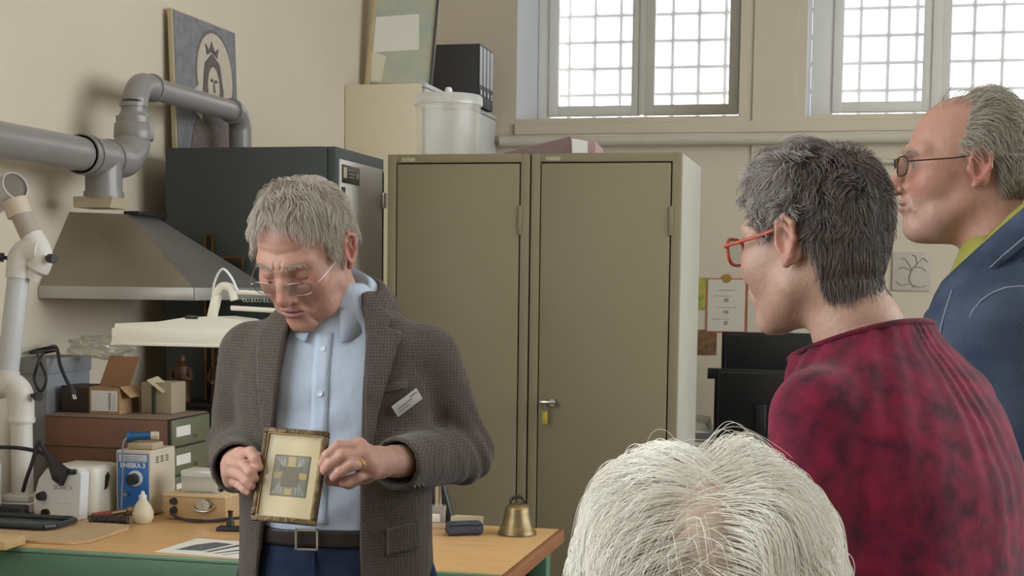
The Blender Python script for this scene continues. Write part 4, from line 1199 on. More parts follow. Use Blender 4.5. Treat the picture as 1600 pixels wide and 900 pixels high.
def polygonize(f, lo, hi, h, c=6):
    """Surface-net mesh of f = 0; f is evaluated only near the surface."""
    lo = np.array(lo, F32)
    n = (np.ceil((np.array(hi, F32) - lo) / h / c).astype(int)) * c
    nb = n // c
    g = [lo[i] + (np.arange(nb[i]) + 0.5) * c * h for i in range(3)]
    B = np.stack(np.meshgrid(*g, indexing='ij'), -1).reshape(-1, 3).astype(F32)
    dB = f(B).reshape(nb)
    near = np.abs(dB) < c * h * 1.45
    D = np.repeat(np.repeat(np.repeat(dB, c, 0), c, 1), c, 2).astype(F32)
    M = np.repeat(np.repeat(np.repeat(near, c, 0), c, 1), c, 2)
    idx = np.argwhere(M)
    pts = (lo + (idx + 0.5) * h).astype(F32)
    D[M] = f(pts)
    org = lo + 0.5 * h
    S = D < 0
    # cells
    c8 = [S[i:S.shape[0] - 1 + i, j:S.shape[1] - 1 + j, k:S.shape[2] - 1 + k] for i in (0, 1) for j in (0, 1) for k in (0, 1)]
    s = sum(x.astype(np.int8) for x in c8)
    act = (s > 0) & (s < 8)
    ci = np.argwhere(act)
    off = np.array([(i, j, k) for i in (0, 1) for j in (0, 1) for k in (0, 1)])
    val = np.stack([D[ci[:, 0] + o[0], ci[:, 1] + o[1], ci[:, 2] + o[2]] for o in off], 1)
    acc = np.zeros((len(ci), 3), F32)
    cnt = np.zeros(len(ci), F32)
    for a in range(8):
        for b in range(a + 1, 8):
            if np.abs(off[a] - off[b]).sum() != 1:
                continue
            va, vb = val[:, a], val[:, b]
            m = (va < 0) != (vb < 0)
            t = np.where(m, va / np.where(m, va - vb, 1), 0)
            acc += np.where(m[:, None], off[a] + t[:, None] * (off[b] - off[a]), 0)
            cnt += m
    V = (org + (ci + acc / cnt[:, None]) * h).astype(F32)
    ids = -np.ones(act.shape, np.int64)
    ids[act] = np.arange(len(ci))
    Fs = []
    for ax in range(3):
        u, w = (ax + 1) % 3, (ax + 2) % 3
        sl0 = [slice(None)] * 3
        sl1 = [slice(None)] * 3
        sl0[ax] = slice(0, -1)
        sl1[ax] = slice(1, None)
        A, Bq = S[tuple(sl0)], S[tuple(sl1)]
        e = np.argwhere(A != Bq)
        e = e[(e[:, u] > 0) & (e[:, w] > 0) & (e[:, u] < act.shape[u]) & (e[:, w] < act.shape[w]) & (e[:, ax] < act.shape[ax])]
        q = []
        for du, dw in ((0, 0), (-1, 0), (-1, -1), (0, -1)):
            x = e.copy()
            x[:, u] += du
            x[:, w] += dw
            q.append(ids[x[:, 0], x[:, 1], x[:, 2]])
        q = np.stack(q, 1)
        inside = S[e[:, 0], e[:, 1], e[:, 2]]
        q[~inside] = q[~inside][:, ::-1]
        Fs.append(q[(q >= 0).all(1)])
    return V, np.concatenate(Fs)


def grad(f, P, e=0.002):
    g = np.stack([f(P + V3(*(e if i == j else 0 for j in range(3)))) - f(P - V3(*(e if i == j else 0 for j in range(3)))) for i in range(3)], 1)
    return g / (np.linalg.norm(g, axis=1, keepdims=True) + 1e-9)


def mesh_from(name, V, Fq, mat, parent, col=None, label=None, smooth=True):
    me = bpy.data.meshes.new(name)
    me.vertices.add(len(V))
    me.vertices.foreach_set('co', np.asarray(V, F32).ravel())
    k = Fq.shape[1]
    me.loops.add(len(Fq) * k)
    me.loops.foreach_set('vertex_index', Fq.astype(np.int32).ravel())
    me.polygons.add(len(Fq))
    me.polygons.foreach_set('loop_start', np.arange(0, len(Fq) * k, k, dtype=np.int32))
    me.update(calc_edges=True)
    me.validate()
    me.polygons.foreach_set('use_smooth', [smooth] * len(me.polygons))
    if col is not None:
        a = me.color_attributes.new('Col', 'FLOAT_COLOR', 'POINT')
        a.data.foreach_set('color', np.concatenate([col, np.ones((len(col), 1))], 1).astype(F32).ravel())
    me.materials.append(mat)
    return link(name, me, parent, label)


def solid(name, f, lo, hi, h, mat, parent, label=None):
    V, Q = polygonize(f, lo, hi, h)
    return mesh_from(name, V, Q, mat, parent, label=label)


def joinm(parts):
    V, Q, o = [], [], 0
    for v, q in parts:
        V.append(v)
        Q.append(q + o)
        o += len(v)
    return np.concatenate(V), np.concatenate(Q)


def front_hit(f, X, Z, y0, y1, lev, n=70):
    """Largest y (looking from the front) where f(x, y, z) = lev."""
    X, Z = np.asarray(X, F32), np.asarray(Z, F32)
    ys = np.linspace(y0, y1, n)
    y = np.full(X.shape, y1, F32)
    done = np.zeros(X.shape, bool)
    prev = None
    for yy in ys:
        d = f(np.stack([X.ravel(), np.full(X.size, yy, F32), Z.ravel()], 1)).reshape(X.shape) - lev
        hit = (d < 0) & ~done
        if prev is not None:
            t = prev / (prev - d + 1e-9)
            y[hit] = (yy + (ys[0] - ys[1]) * (1 - t))[hit]
        else:
            y[hit] = yy
        done |= hit
        prev = d
    return y


def drape(name, f, rows, mat, parent, lev=0.004, thick=0.004, nu=8, nv=24, y0=0.35, y1=-0.1, label=None):
    """Cloth patch laid on the front of f. rows: [(z, x_from, x_to)] or ((x, z), (x, z)) pairs, resampled."""
    r = np.array([[a[0], a[1], b[0], b[1]] for a, b in rows], F32)
    s = np.linspace(0, len(r) - 1, nv)
    r = np.stack([np.interp(s, np.arange(len(r)), r[:, j]) for j in range(4)], 1)
    t = np.linspace(0, 1, nu)
    X = r[:, 0:1] * (1 - t) + r[:, 2:3] * t
    Z = r[:, 1:2] * (1 - t) + r[:, 3:4] * t
    Y = front_hit(f, X, Z, y0, y1, lev)
    P = np.stack([X, Y, Z], -1).reshape(-1, 3)
    i = np.arange(nv * nu).reshape(nv, nu)
    Q = np.stack([i[:-1, :-1], i[:-1, 1:], i[1:, 1:], i[1:, :-1]], -1).reshape(-1, 4)
    o = mesh_from(name, P, Q, mat, parent, label=label)
    md = o.modifiers.new('thickness', 'SOLIDIFY')
    md.thickness = thick
    md.offset = 0
    return o


def sheet(name, P, mat, parent, thick=0.003, label=None, wrap=False):
    """Grid of points (rows x cols x 3) as a thin cloth."""
    P = np.asarray(P, F32)
    nv, nu = P.shape[:2]
    i = np.arange(nv * nu).reshape(nv, nu)
    if wrap:
        i = np.concatenate([i, i[:, :1]], 1)
    Q = np.stack([i[:-1, :-1], i[:-1, 1:], i[1:, 1:], i[1:, :-1]], -1).reshape(-1, 4)
    o = mesh_from(name, P.reshape(-1, 3), Q, mat, parent, label=label)
    md = o.modifiers.new('thickness', 'SOLIDIFY')
    md.thickness = thick
    md.offset = 0
    return o


class Head:
    """Head in its own frame: origin between the ears, +Y the face, +Z the crown."""

    def __init__(s, org, yaw=0, pitch=0, roll=0, scale=1.0, **o):
        s.o = np.array(org, F32)
        s.R = np.array(Matrix.Rotation(R(yaw), 3, 'Z') @ Matrix.Rotation(R(roll), 3, 'Y') @ Matrix.Rotation(R(-pitch), 3, 'X'), F32)
        s.k = scale
        s.opt = dict(nose=1.0, jaw=1.0, age=1.0, lids='open', chin=1.0, female=False, fat=0.0)
        s.opt.update(o)

    def to(s, Q):
        return (np.asarray(Q, F32) * s.k) @ s.R.T + s.o

    def inv(s, P):
        return ((P - s.o) @ s.R) / s.k

    def skull(s, q):
        d = ell_(q, (0, -0.012, 0.037), (0.0745, 0.097, 0.089))
        d = smin(d, ell_(q, (0, 0.030, -0.03), (0.058, 0.060, 0.085)), 0.035)
        return smin(d, ell_(q, (0, -0.036, -0.018), (0.060, 0.060, 0.068)), 0.03)

    def sdf(s, P):
        q = s.inv(P)
        a = q.copy()
        a[:, 0] = np.abs(a[:, 0])
        o = s.opt
        d = s.skull(q)
        d = smin(d, rc(a, (0.046, 0.005, -0.062), (0.012, 0.070, -0.1), 0.021 * o['jaw'], 0.016), 0.03)
        d = smin(d, ell_(q, (0, 0.076, -0.1), (0.020, 0.017, 0.016)), 0.02)
        d = smin(d, ell_(a, (0.040, 0.060, -0.025), (0.024, 0.024, 0.028)), 0.03)
        d = smin(d, rc(a, (0.008, 0.090, 0.026), (0.044, 0.070, 0.028), 0.010, 0.009), 0.018)
        d = smax(d, -ell_(a, (0.031, 0.104, 0.006), (0.019, 0.022, 0.012)), 0.014)
        d = smin(d, sph(a, (0.0315, 0.0725, 0.005), 0.0142), 0.004)
        n = o['nose']
        d = smin(d, chain(q, [(0, 0.086, 0.022), (0, 0.100, -0.005), (0, 0.108 * (0.9 + 0.1 * n), -0.03)], [0.0085, 0.0095, 0.0125 * n], 0.01), 0.012)
        d = smin(d, ell_(a, (0.0135 * n, 0.096, -0.034), (0.0085, 0.012, 0.0085)), 0.006)
        d = smax(d, -ell_(a, (0.0065, 0.104, -0.0435), (0.0035, 0.006, 0.004)), 0.003)
        d = smin(d, ell_(q, (0, 0.082, -0.062), (0.032, 0.016, 0.022)), 0.015)
        d = smin(d, ell_(q, (0, 0.0955, -0.0575), (0.023, 0.0085, 0.0055)), 0.006)
        d = smin(d, ell_(q, (0, 0.0945, -0.0685), (0.019, 0.009, 0.0065)), 0.006)
        d = smax(d, -ell_(q, (0, 0.106, -0.0630), (0.026, 0.013, 0.0016)), 0.004)
        if o['age'] > 1:
            for z, r_ in ((0.050, 0.036), (0.064, 0.034)):
                d = smax(d, -chain(a, [(0, 0.0905 - 0.22 * (z - 0.04), z), (r_ * 0.6, 0.086 - 0.22 * (z - 0.04), z + 0.002), (r_, 0.076 - 0.22 * (z - 0.04), z)], [0.0014, 0.0013, 0.0008], 0.003), 0.005)
            d = smax(d, -rc(a, (0.006, 0.0985, 0.026), (0.008, 0.095, 0.042), 0.0012, 0.0008), 0.005)
            d = smin(d, ell_(a, (0.043, 0.042, -0.082), (0.016, 0.022, 0.020)), 0.02)
            d = smax(d, -rc(a, (0.026, 0.088, -0.075), (0.031, 0.074, -0.098), 0.0018, 0.001), 0.008)
        if o['age']:
            d = smax(d, -rc(a, (0.020, 0.1, -0.030), (0.034, 0.086, -0.066), 0.0025), 0.009)
            d = smax(d, -rc(a, (0.018, 0.093, -0.012), (0.040, 0.078, -0.012), 0.0012), 0.008)
        # ears
        e = ell_(a, (0.079, -0.016, -0.004), (0.008, 0.019, 0.032), nrot(-8, 0, -18))
        e = smax(e, -ell_(a, (0.087, -0.010, -0.002), (0.008, 0.0105, 0.019), nrot(-8, 0, -18)), 0.004)
        rim = [(0.078, 0.001, 0.008), (0.083, -0.004, 0.024), (0.087, -0.018, 0.030), (0.090, -0.031, 0.018), (0.088, -0.030, -0.004), (0.083, -0.018, -0.024), (0.079, -0.008, -0.033)]
        e = smin(e, chain(a, rim, [0.0032, 0.004, 0.004, 0.0042, 0.004, 0.0048, 0.006], 0.004), 0.005)
        e = smin(e, ell_(a, (0.079, 0.002, -0.006), (0.004, 0.005, 0.008)), 0.006)
        d = smin(d, e, 0.006)
        return d * s.k

    def colour(s, P, base, lip, flush, eye=True, brow=(0.3, 0.27, 0.24), iris=(0.10, 0.13, 0.16)):
        q = s.inv(P)
        a = q.copy()
        a[:, 0] = np.abs(a[:, 0])

        def blend(C, c, w):
            return C * (1 - w[:, None]) + np.array(c, F32) * w[:, None]

        def soft(d, r):
            return np.clip(1 - d / r, 0, 1)
        C = np.tile(np.array(base, F32), (len(P), 1))
        C = blend(C, flush, 0.65 * soft(np.maximum(sph(a, (0.042, 0.078, -0.022), 0.0), 0), 0.035))
        C = blend(C, flush, 0.8 * soft(np.maximum(sph(q, (0, 0.118, -0.03), 0.0), 0), 0.024))
        C = blend(C, flush, 0.7 * soft(np.maximum(ell_(a, (0.088, -0.016, 0), (0.012, 0.022, 0.035)), 0), 0.006))
        w = (np.maximum(ell_(q, (0, 0.1, -0.0575), (0.024, 0.02, 0.005)), 0) <= 0) | (ell_(q, (0, 0.1, -0.069), (0.020, 0.02, 0.0062)) <= 0)
        C = blend(C, lip, w * 0.8)
        w = ell_(q, (0, 0.106, -0.0630), (0.025, 0.02, 0.0014)) <= 0.0006
        C = blend(C, (0.16, 0.06, 0.05), w * 0.8)
        if s.opt['lids'] == 'open':
            m = sph(a, (0.0315, 0.0725, 0.005), 0.0142) < 0.0012
            slit = m & (np.abs(a[:, 2] - 0.0045) < 0.0046 * np.clip(1 - ((a[:, 0] - 0.0315) / 0.0115) ** 2, 0, 1)) & (a[:, 1] > 0.080)
            C = blend(C, (0.36, 0.29, 0.26), slit * 1.0)
            gx = 0.0315
            ir = slit & (((a[:, 0] - gx) ** 2 + (a[:, 2] - 0.0045) ** 2) < 0.0052 ** 2)
            C = blend(C, iris, ir * 1.0)
            lash = m & ~slit & (np.abs(a[:, 2] - 0.0045) < 0.0066 * np.clip(1 - ((a[:, 0] - 0.0315) / 0.0145) ** 2, 0, 1)) & (a[:, 1] > 0.078)
            C = blend(C, (0.22, 0.12, 0.09), lash * 0.6)
        else:
            m = sph(a, (0.0315, 0.0725, 0.005), 0.0142) < 0.002
            lash = m & (np.abs(a[:, 2] - (-0.0015 + 12 * (a[:, 0] - 0.0315) ** 2)) < 0.0011) & (a[:, 1] > 0.076)
            C = blend(C, (0.16, 0.09, 0.07), lash * 0.9)
        b = (np.abs(a[:, 2] - (0.0285 - 14 * (a[:, 0] - 0.030) ** 2)) < 0.0042) & (a[:, 0] > 0.011) & (a[:, 0] < 0.048) & (a[:, 1] > 0.06)
        C = blend(C, brow, b * 0.75)
        return C

    def glasses(s, parent, mat, lens_mat, rim=0.0016, w=0.0245, h=0.0165, tmat=None, full=True, drop=0.0, fwd=0.104, name='glasses'):
        g = MB()
        lens = []
        for sx in (-1, 1):
            loop = []
            for k in range(29):
                t = 2 * PI * k / 28
                cx, cz = math.cos(t), math.sin(t)
                n = 3.2
                rr = (abs(cx) ** n + abs(cz) ** n) ** (-1 / n)
                x = sx * 0.0335 + w * rr * cx
                loop.append((x, fwd - 2.6 * x * x, 0.004 + drop + h * rr * cz))
            if full:
                g.tube([tuple(s.to([p])[0]) for p in loop], rim, 8, caps=False)
            else:
                g.tube([tuple(s.to([p])[0]) for p in loop[:15]], rim, 6)
            lens.append(loop[:-1])
        x = 0.0335 - w
        g.tube([tuple(p) for p in s.to([(-x, fwd - 0.001, 0.006 + drop), (0, fwd + 0.004, 0.010 + drop), (x, fwd - 0.001, 0.006 + drop)])], rim, 8)
        for sx in (-1, 1):
            xo = 0.0335 + w
            yo = fwd - 2.6 * xo * xo
            pts = s.to([(sx * xo, yo, 0.010 + drop), (sx * (xo + 0.010), yo - 0.008, 0.0105 + drop), (sx * 0.0785, 0.03, 0.013 + drop * 0.6), (sx * 0.081, -0.01, 0.016), (sx * 0.081, -0.032, 0.004)])
            g.tube(spline([tuple(p) for p in pts], 5), rim * 1.1, 8)
        go = g.build(name, mat, parent)
        for loop in lens:
            m = MB()
            m.prism([tuple(p) for p in s.to(loop)], tuple(s.to([(0, 0.0012, 0)])[0] - s.to([(0, 0, 0)])[0]))
            m.build('lens', lens_mat, go, smooth=0)
        return go


def hand(P, wrist, mcps, fingers, thumb, rw=0.026, rk=0.0125, sc=1.0):
    """Palm from wrist to the knuckles, four fingers of three joints and a thumb."""
    d = None
    for m in mcps:
        e = rc(P, wrist, m, rw * sc * 0.72, rk * sc)
        d = e if d is None else smin(d, e, 0.02)
    for i in range(3):
        d = smin(d, rc(P, mcps[i], mcps[i + 1], rk * sc), 0.012)
    for i, f in enumerate(fingers):
        r0 = (0.0098, 0.0102, 0.0098, 0.0086)[i] * sc
        pts = [mcps[i]] + list(f)
        rr = [r0 * 1.12, r0, r0 * 0.92, r0 * 0.82][:len(pts)]
        d = smin(d, chain(P, pts, rr, 0.004), 0.004)
    d = smin(d, chain(P, [wrist] + list(thumb), [0.018 * sc, 0.0135 * sc, 0.0112 * sc, 0.0095 * sc], 0.008), 0.010)
    return d


def strands(name, roots, dirs, lens, head, mat, parent, steps=7, vary=0.0, curl=0.25, grav=0.15, hug=0.5, rad=0.00045, seed=1, floor=None, freq=70.0, lift=0.012, comb=None):
    """Grow hair from the scalp; each strand is pushed out of the skull and bends with gravity and a clumping field."""
    rg = np.random.default_rng(seed)
    n = len(roots)
    p = roots.astype(np.float64).copy()
    d = dirs / (np.linalg.norm(dirs, axis=1, keepdims=True) + 1e-9)
    d = d + curl * 0.7 * rg.normal(size=(n, 3)) * 0.45
    pts = [p.copy()]
    seg = lens / steps
    ph = rg.uniform(0, 6.28, 9)
    for k in range(steps):
        w = np.stack([np.sin(freq * roots[:, 0] + ph[0]) * np.cos(freq * 0.8 * roots[:, 2] + ph[1]) + 0.6 * np.sin(2.3 * freq * roots[:, 1] + ph[2]),
                      np.sin(freq * roots[:, 1] + ph[3]) * np.cos(freq * 0.9 * roots[:, 0] + ph[4]) + 0.6 * np.sin(2.1 * freq * roots[:, 2] + ph[5]),
                      np.sin(freq * roots[:, 2] + ph[6]) * np.cos(freq * 0.7 * roots[:, 1] + ph[7]) + 0.6 * np.sin(2.2 * freq * roots[:, 0] + ph[8])], 1)
        c = comb(p) if comb is not None else 0
        d = d + curl * 0.35 * w + curl * 0.05 * rg.normal(size=(n, 3)) + np.array([0, 0, -grav]) + c
        d /= np.linalg.norm(d, axis=1, keepdims=True)
        q = p + d * seg[:, None]
        h = head.skull(head.inv(q.astype(F32))) * head.k
        want = lift * np.minimum(1, (k + 1) / 3.0) * (0.35 + 0.65 * (lens / lens.max())) * (1 + vary * np.sin(freq * 1.3 * roots[:, 0] + ph[2]) * np.cos(freq * 1.1 * roots[:, 1] + ph[5] + 3 * np.sin(40 * roots[:, 2])))
        low = h < want
        if low.any():
            g = grad(lambda X: head.skull(head.inv(X)) * head.k, q[low].astype(F32))
            q[low] += g * (want - h)[low][:, None]
        high = h > want * 1.6
        if hug and high.any():
            g = grad(lambda X: head.skull(head.inv(X)) * head.k, q[high].astype(F32))
            q[high] -= g * ((h - want * 1.6)[high] * hug)[:, None]
        d = q - p
        d /= (np.linalg.norm(d, axis=1, keepdims=True) + 1e-9)
        p = q
        pts.append(p.copy())
    A = np.stack(pts, 1).astype(F32)
    hc = bpy.data.hair_curves.new(name)
    hc.add_curves([steps + 1] * n)
    hc.attributes['position'].data.foreach_set('vector', A.ravel())
    ra = hc.attributes.get('radius') or hc.attributes.new('radius', 'FLOAT', 'POINT')
    taper = np.linspace(1, 0.35, steps + 1)
    ra.data.foreach_set('value', (rad * taper[None, :] * rg.uniform(0.8, 1.25, (n, 1))).astype(F32).ravel())
    hc.materials.append(mat)
    return link(name, hc, parent)


def pick(V, mask, n, seed, jitter=0.0012):
    rg = np.random.default_rng(seed)
    idx = np.flatnonzero(mask)
    i = rg.choice(idx, n, replace=True)
    return V[i] + rg.normal(0, jitter, (n, 3)).astype(F32), i


M_SKIN = mk('skin', (200, 150, 128), 0.48, attr='Col', var=(38, 0.10), bump=(140, 0.16), spec=0.4)
M_SKIN.node_tree.nodes['Principled BSDF'].inputs['Subsurface Weight'].default_value = 0.12
M_SKIN.node_tree.nodes['Principled BSDF'].inputs['Subsurface Radius'].default_value = (0.02, 0.008, 0.004)
M_SKIN.node_tree.nodes['Principled BSDF'].inputs['Subsurface Scale'].default_value = 0.5
M_LENS = clear('spectacle_lens', (246, 248, 248), 0.07, rough=0.03)
M_DENIMD = mk('dark_jeans', (40, 52, 78), 0.85, var=(18, 0.25), bump=(240, 0.25), spec=0.2)
M_SHOE = mk('shoe_leather', (44, 36, 32), 0.45, var=(20, 0.2))


def legs_sdf(P, hip=0.10, zh=0.90, r=(0.098, 0.072, 0.055), y=0.0):
    a = P.copy()
    a[:, 0] = np.abs(a[:, 0])
    d = rc(a, (hip, y, zh), (hip + 0.01, y + 0.015, 0.50), r[0], r[1])
    return smin(d, rc(a, (hip + 0.01, y + 0.015, 0.50), (hip + 0.015, y - 0.01, 0.07), r[1], r[2]), 0.03)


def shoes(parent, hip=0.115):
    for s in (-1, 1):
        def f(P, s=s):
            d = ell_(P, (s * hip, 0.07, 0.035), (0.048, 0.15, 0.045))
            d = smin(d, rc(P, (s * hip, -0.02, 0.04), (s * hip, -0.02, 0.1), 0.045, 0.05), 0.03)
            return smax(d, -P[:, 2] + 0.001, 0.008)
        solid('shoe', f, (s * hip - 0.09, -0.1, -0.012), (s * hip + 0.09, 0.25, 0.16), 0.009, M_SHOE, parent)
# ------------------------------------------------------------------ people


def zline(y):
    return np.interp(y, [-0.115, -0.06, -0.047, -0.032, 0.010, 0.022, 0.04, 0.055, 0.07, 0.09],
                     [-0.080, -0.072, -0.040, 0.034, 0.034, 0.0, 0.018, 0.055, 0.072, 0.082])


def scalp(hd, V, shift=0.0):
    q = hd.inv(V)
    return (q[:, 2] > zline(q[:, 1]) + shift) & (hd.skull(q) < 0.006) & (q[:, 2] > -0.085), q


def collar(name, parent, mat, c, rows, tilt, a0, a1, n=48, thick=0.003, front_drop=0.0, ex=1.0, label=None):
    """Band round the neck. rows: (radius, height); tilt lowers the front."""
    P = []
    for r, z in rows:
        row = []
        for k in range(n):
            t = R(a0 + (a1 - a0) * k / (n - 1))
            x, y = r * ex * math.sin(t), -r * math.cos(t)
            fr = max(0, -math.cos(t))
            row.append((c[0] + x, c[1] + y, c[2] + z - tilt * y - front_drop * fr * (r - rows[0][0]) / (rows[-1][0] - rows[0][0] + 1e-6)))
        P.append(row)
    return sheet(name, P, mat, parent, thick, label)


def sleeve(P, S, E, W, r, cut=True):
    d = smin(rc(P, S, E, r[0], r[1]), rc(P, E, W, r[1], r[2]), 0.02)
    # soft folds gathered at the elbow
    t = np.sqrt(((P - V3(*E)) ** 2).sum(1))
    ax = V3(*W) - V3(*S)
    d = d + 0.0045 * np.sin(((P - V3(*E)) @ (ax / np.linalg.norm(ax))) * 150 + P[:, 0] * 60) * np.exp(-(t / 0.085) ** 2)
    if cut:
        dr = V3(*W) - V3(*E)
        dr = dr / np.linalg.norm(dr)
        pl = (P - V3(*W)) @ dr
        d = smax(d, pl, 0.006)
        bore = rc(P, tuple(V3(*W) - dr * 0.05), tuple(V3(*W) + dr * 0.08), r[2] - 0.008)
        d = smax(d, -bore, 0.004)
    return d


# ---- man in the checked jacket, head bowed over the frame he holds
pm = thing('person', 'person in grey brown checked jacket and light blue shirt, head bowed, holding a small frame', 'person', (-0.996, 2.756, 0), R(188))
HD = Head((0.048, 0.085, 1.556), yaw=-15, pitch=33, scale=1.06, lids='closed', nose=1.15, jaw=1.08, age=2)
WL, WR = (-0.130, 0.268, 1.178), (0.140, 0.228, 1.160)
HL = ([(-0.109, 0.330, 1.216), (-0.118, 0.335, 1.200), (-0.126, 0.330, 1.184), (-0.130, 0.315, 1.169)],
      [[(-0.079, 0.362, 1.218), (-0.063, 0.372, 1.203), (-0.053, 0.364, 1.188)],
       [(-0.088, 0.372, 1.203), (-0.069, 0.376, 1.189), (-0.056, 0.366, 1.175)],
       [(-0.104, 0.372, 1.187), (-0.086, 0.379, 1.175), (-0.074, 0.370, 1.165)],
       [(-0.112, 0.350, 1.163), (-0.098, 0.358, 1.155), (-0.086, 0.350, 1.152)]],
      [(-0.118, 0.292, 1.160), (-0.090, 0.318, 1.150), (-0.060, 0.336, 1.155)])
HR = ([(0.112, 0.318, 1.190), (0.123, 0.322, 1.176), (0.130, 0.318, 1.160), (0.131, 0.308, 1.143)],
      [[(0.080, 0.368, 1.202), (0.067, 0.386, 1.192), (0.060, 0.389, 1.178)],
       [(0.088, 0.380, 1.180), (0.073, 0.396, 1.170), (0.066, 0.396, 1.160)],
       [(0.093, 0.378, 1.161), (0.080, 0.394, 1.153), (0.072, 0.396, 1.146)],
       [(0.100, 0.362, 1.142), (0.088, 0.377, 1.137), (0.080, 0.381, 1.133)]],
      [(0.116, 0.270, 1.184), (0.088, 0.308, 1.184), (0.062, 0.345, 1.176)])
TS = [(0.84, .160, .110, 0), (.95, .166, .118, .004), (1.05, .166, .124, .010), (1.2, .172, .122, .012), (1.32, .180, .112, .008), (1.39, .172, .095, 0), (1.43, .125, .082, -.004), (1.47, .078, .072, 0), (1.50, .060, .060, .01)]
TJ = [(0.70, .205, .150, 0), (.86, .198, .146, .004), (1.0, .190, .144, .008), (1.15, .190, .143, .012), (1.3, .200, .134, .008), (1.375, .197, .118, 0), (1.415, .160, .104, -.004), (1.455, .105, .090, -.006), (1.485, .082, .080, -.004)]
NB = tuple(HD.to([(0, -0.035, -0.055)])[0])


def neck_sdf(P, hd, base, r0=0.060, r1=0.056):
    nb = tuple(hd.to([(0, -0.030, -0.05)])[0])
    return rc(P, base, nb, r0, r1)


def fm_head(P):
    return smin(HD.sdf(P), neck_sdf(P, HD, (0.005, 0.0, 1.44)), 0.02)


def fm_low(P):
    d = smin(loft(P, TS, -0.012), legs_sdf(P), 0.03)
    for S, E, W in (((-.165, -.005, 1.36), (-.24, -.075, 1.155), WL), ((.165, -.005, 1.36), (.226, -.085, 1.155), WR)):
        d = smin(d, chain(P, [S, E, W], [0.05, 0.043, 0.028]), 0.02)
    for s in (-1, 1):
        d = smin(d, rc(P, (s * 0.115, -0.02, 0.05), (s * 0.115, 0.12, 0.035), 0.04, 0.025), 0.02)
    return d


def fm_hl(P):
    return smin(hand(P, WL, *HL, sc=1.0), rc(P, (-0.155, 0.19, 1.172), WL, 0.031, 0.025), 0.015)


def fm_hr(P):
    return smin(hand(P, WR, *HR, sc=1.0), rc(P, (0.158, 0.16, 1.156), WR, 0.031, 0.025), 0.015)


def _sh(h, dy):
    f = lambda p: (p[0], p[1] + dy, p[2])
    return ([f(p) for p in h[0]], [[f(p) for p in g] for g in h[1]], [f(p) for p in h[2]])


HL, HR = _sh(HL, 0.012), _sh(HR, -0.014)
SK, FL, LIP = (0.47, 0.250, 0.185), (0.47, 0.165, 0.125), (0.37, 0.15, 0.125)
ph_ = polygonize(fm_head, (-0.08, -0.10, 1.39), (0.19, 0.27, 1.73), 0.0024)
parts = [ph_, polygonize(fm_hl, (-0.19, 0.16, 1.11), (-0.02, 0.42, 1.26), 0.0018), polygonize(fm_hr, (0.02, 0.13, 1.09), (0.20, 0.44, 1.25), 0.0018), polygonize(fm_low, (-0.36, -0.2, -0.02), (0.36, 0.3, 1.47), 0.016)]
V, Q = joinm(parts)
C = HD.colour(V, SK, LIP, FL, brow=(0.36, 0.25, 0.19))
hm, q = scalp(HD, V)
hm &= ~((q[:, 1] > 0.035) & (q[:, 2] < 0.098 - 0.35 * np.abs(q[:, 0] - 0.01)) & (q[:, 2] > 0.02))
n0 = len(ph_[0])
hm[n0:] = False
C[hm] = C[hm] * 0.35 + np.array((0.42, 0.35, 0.28)) * 0.65
hnd = slice(n0, n0 + len(parts[1][0]) + len(parts[2][0]))
C[hnd] = np.array((0.52, 0.29, 0.225))
for f in HL[1] + HR[1]:
    w = np.clip(1 - np.linalg.norm(V[hnd] - np.array(f[-1]), axis=1) / 0.016, 0, 1)[:, None] * 0.5
    C[hnd] = C[hnd] * (1 - w) + np.array((0.58, 0.27, 0.22)) * w
mesh_from('body', V, Q, M_SKIN, pm, col=C)
MH1 = hair_mat('hair_grey_blond', (214, 206, 194), (162, 150, 136))
hv = V[:n0]
for sd, n, ln in ((1, 9500, 0.045),):
    rt, i = pick(hv, hm[:n0], n, sd)
    qn = HD.inv(rt)
    nrm = grad(HD.sdf, rt)
    side = np.clip(np.abs(qn[:, 0]) / 0.07, 0, 1)
    loc = np.stack([0.3 * np.sign(qn[:, 0]) * side - 0.6 * (1 - side), 0.45 * np.where(qn[:, 2] > 0.06, 1, 0.0) + 0 * side, -0.5 * side - 0.1], 1)
    loc[qn[:, 1] < -0.05] = (0, -0.2, -0.8)
    dr = nrm * 0.7 + loc @ HD.R.T
    L_ = ln * np.random.default_rng(3).uniform(0.5, 1.2, n) * np.where(qn[:, 2] < 0.02, 0.55, 1.0)
    strands('hair', rt, dr, L_, HD, MH1, pm, steps=7, vary=0.35, curl=0.25, grav=0.06, hug=0.55, rad=0.00042, seed=4, freq=62, lift=0.0105)
rt, i = pick(hv, (np.abs(np.abs(q[:n0, 2] - 0.0285 + 14 * (np.abs(q[:n0, 0]) - 0.03) ** 2)) < 0.004) & (np.abs(q[:n0, 0]) > 0.011) & (np.abs(q[:n0, 0]) < 0.048) & (q[:n0, 1] > 0.06), 110, 7)
qn = HD.inv(rt)
strands('eyebrows', rt, grad(HD.sdf, rt) * 0.4 + np.stack([np.sign(qn[:, 0]), 0 * qn[:, 0] + 0.2, 0 * qn[:, 0]], 1) @ HD.R.T, np.full(110, 0.007), HD, MH1, pm, steps=3, curl=0.1, hug=0, rad=0.0003, seed=8, lift=0.002)
HD.glasses(pm, mk('thin_steel', (150, 146, 142), 0.3, 0.9), M_LENS, rim=0.0008, w=0.0235, h=0.0125, drop=-0.014, full=True, fwd=0.108)

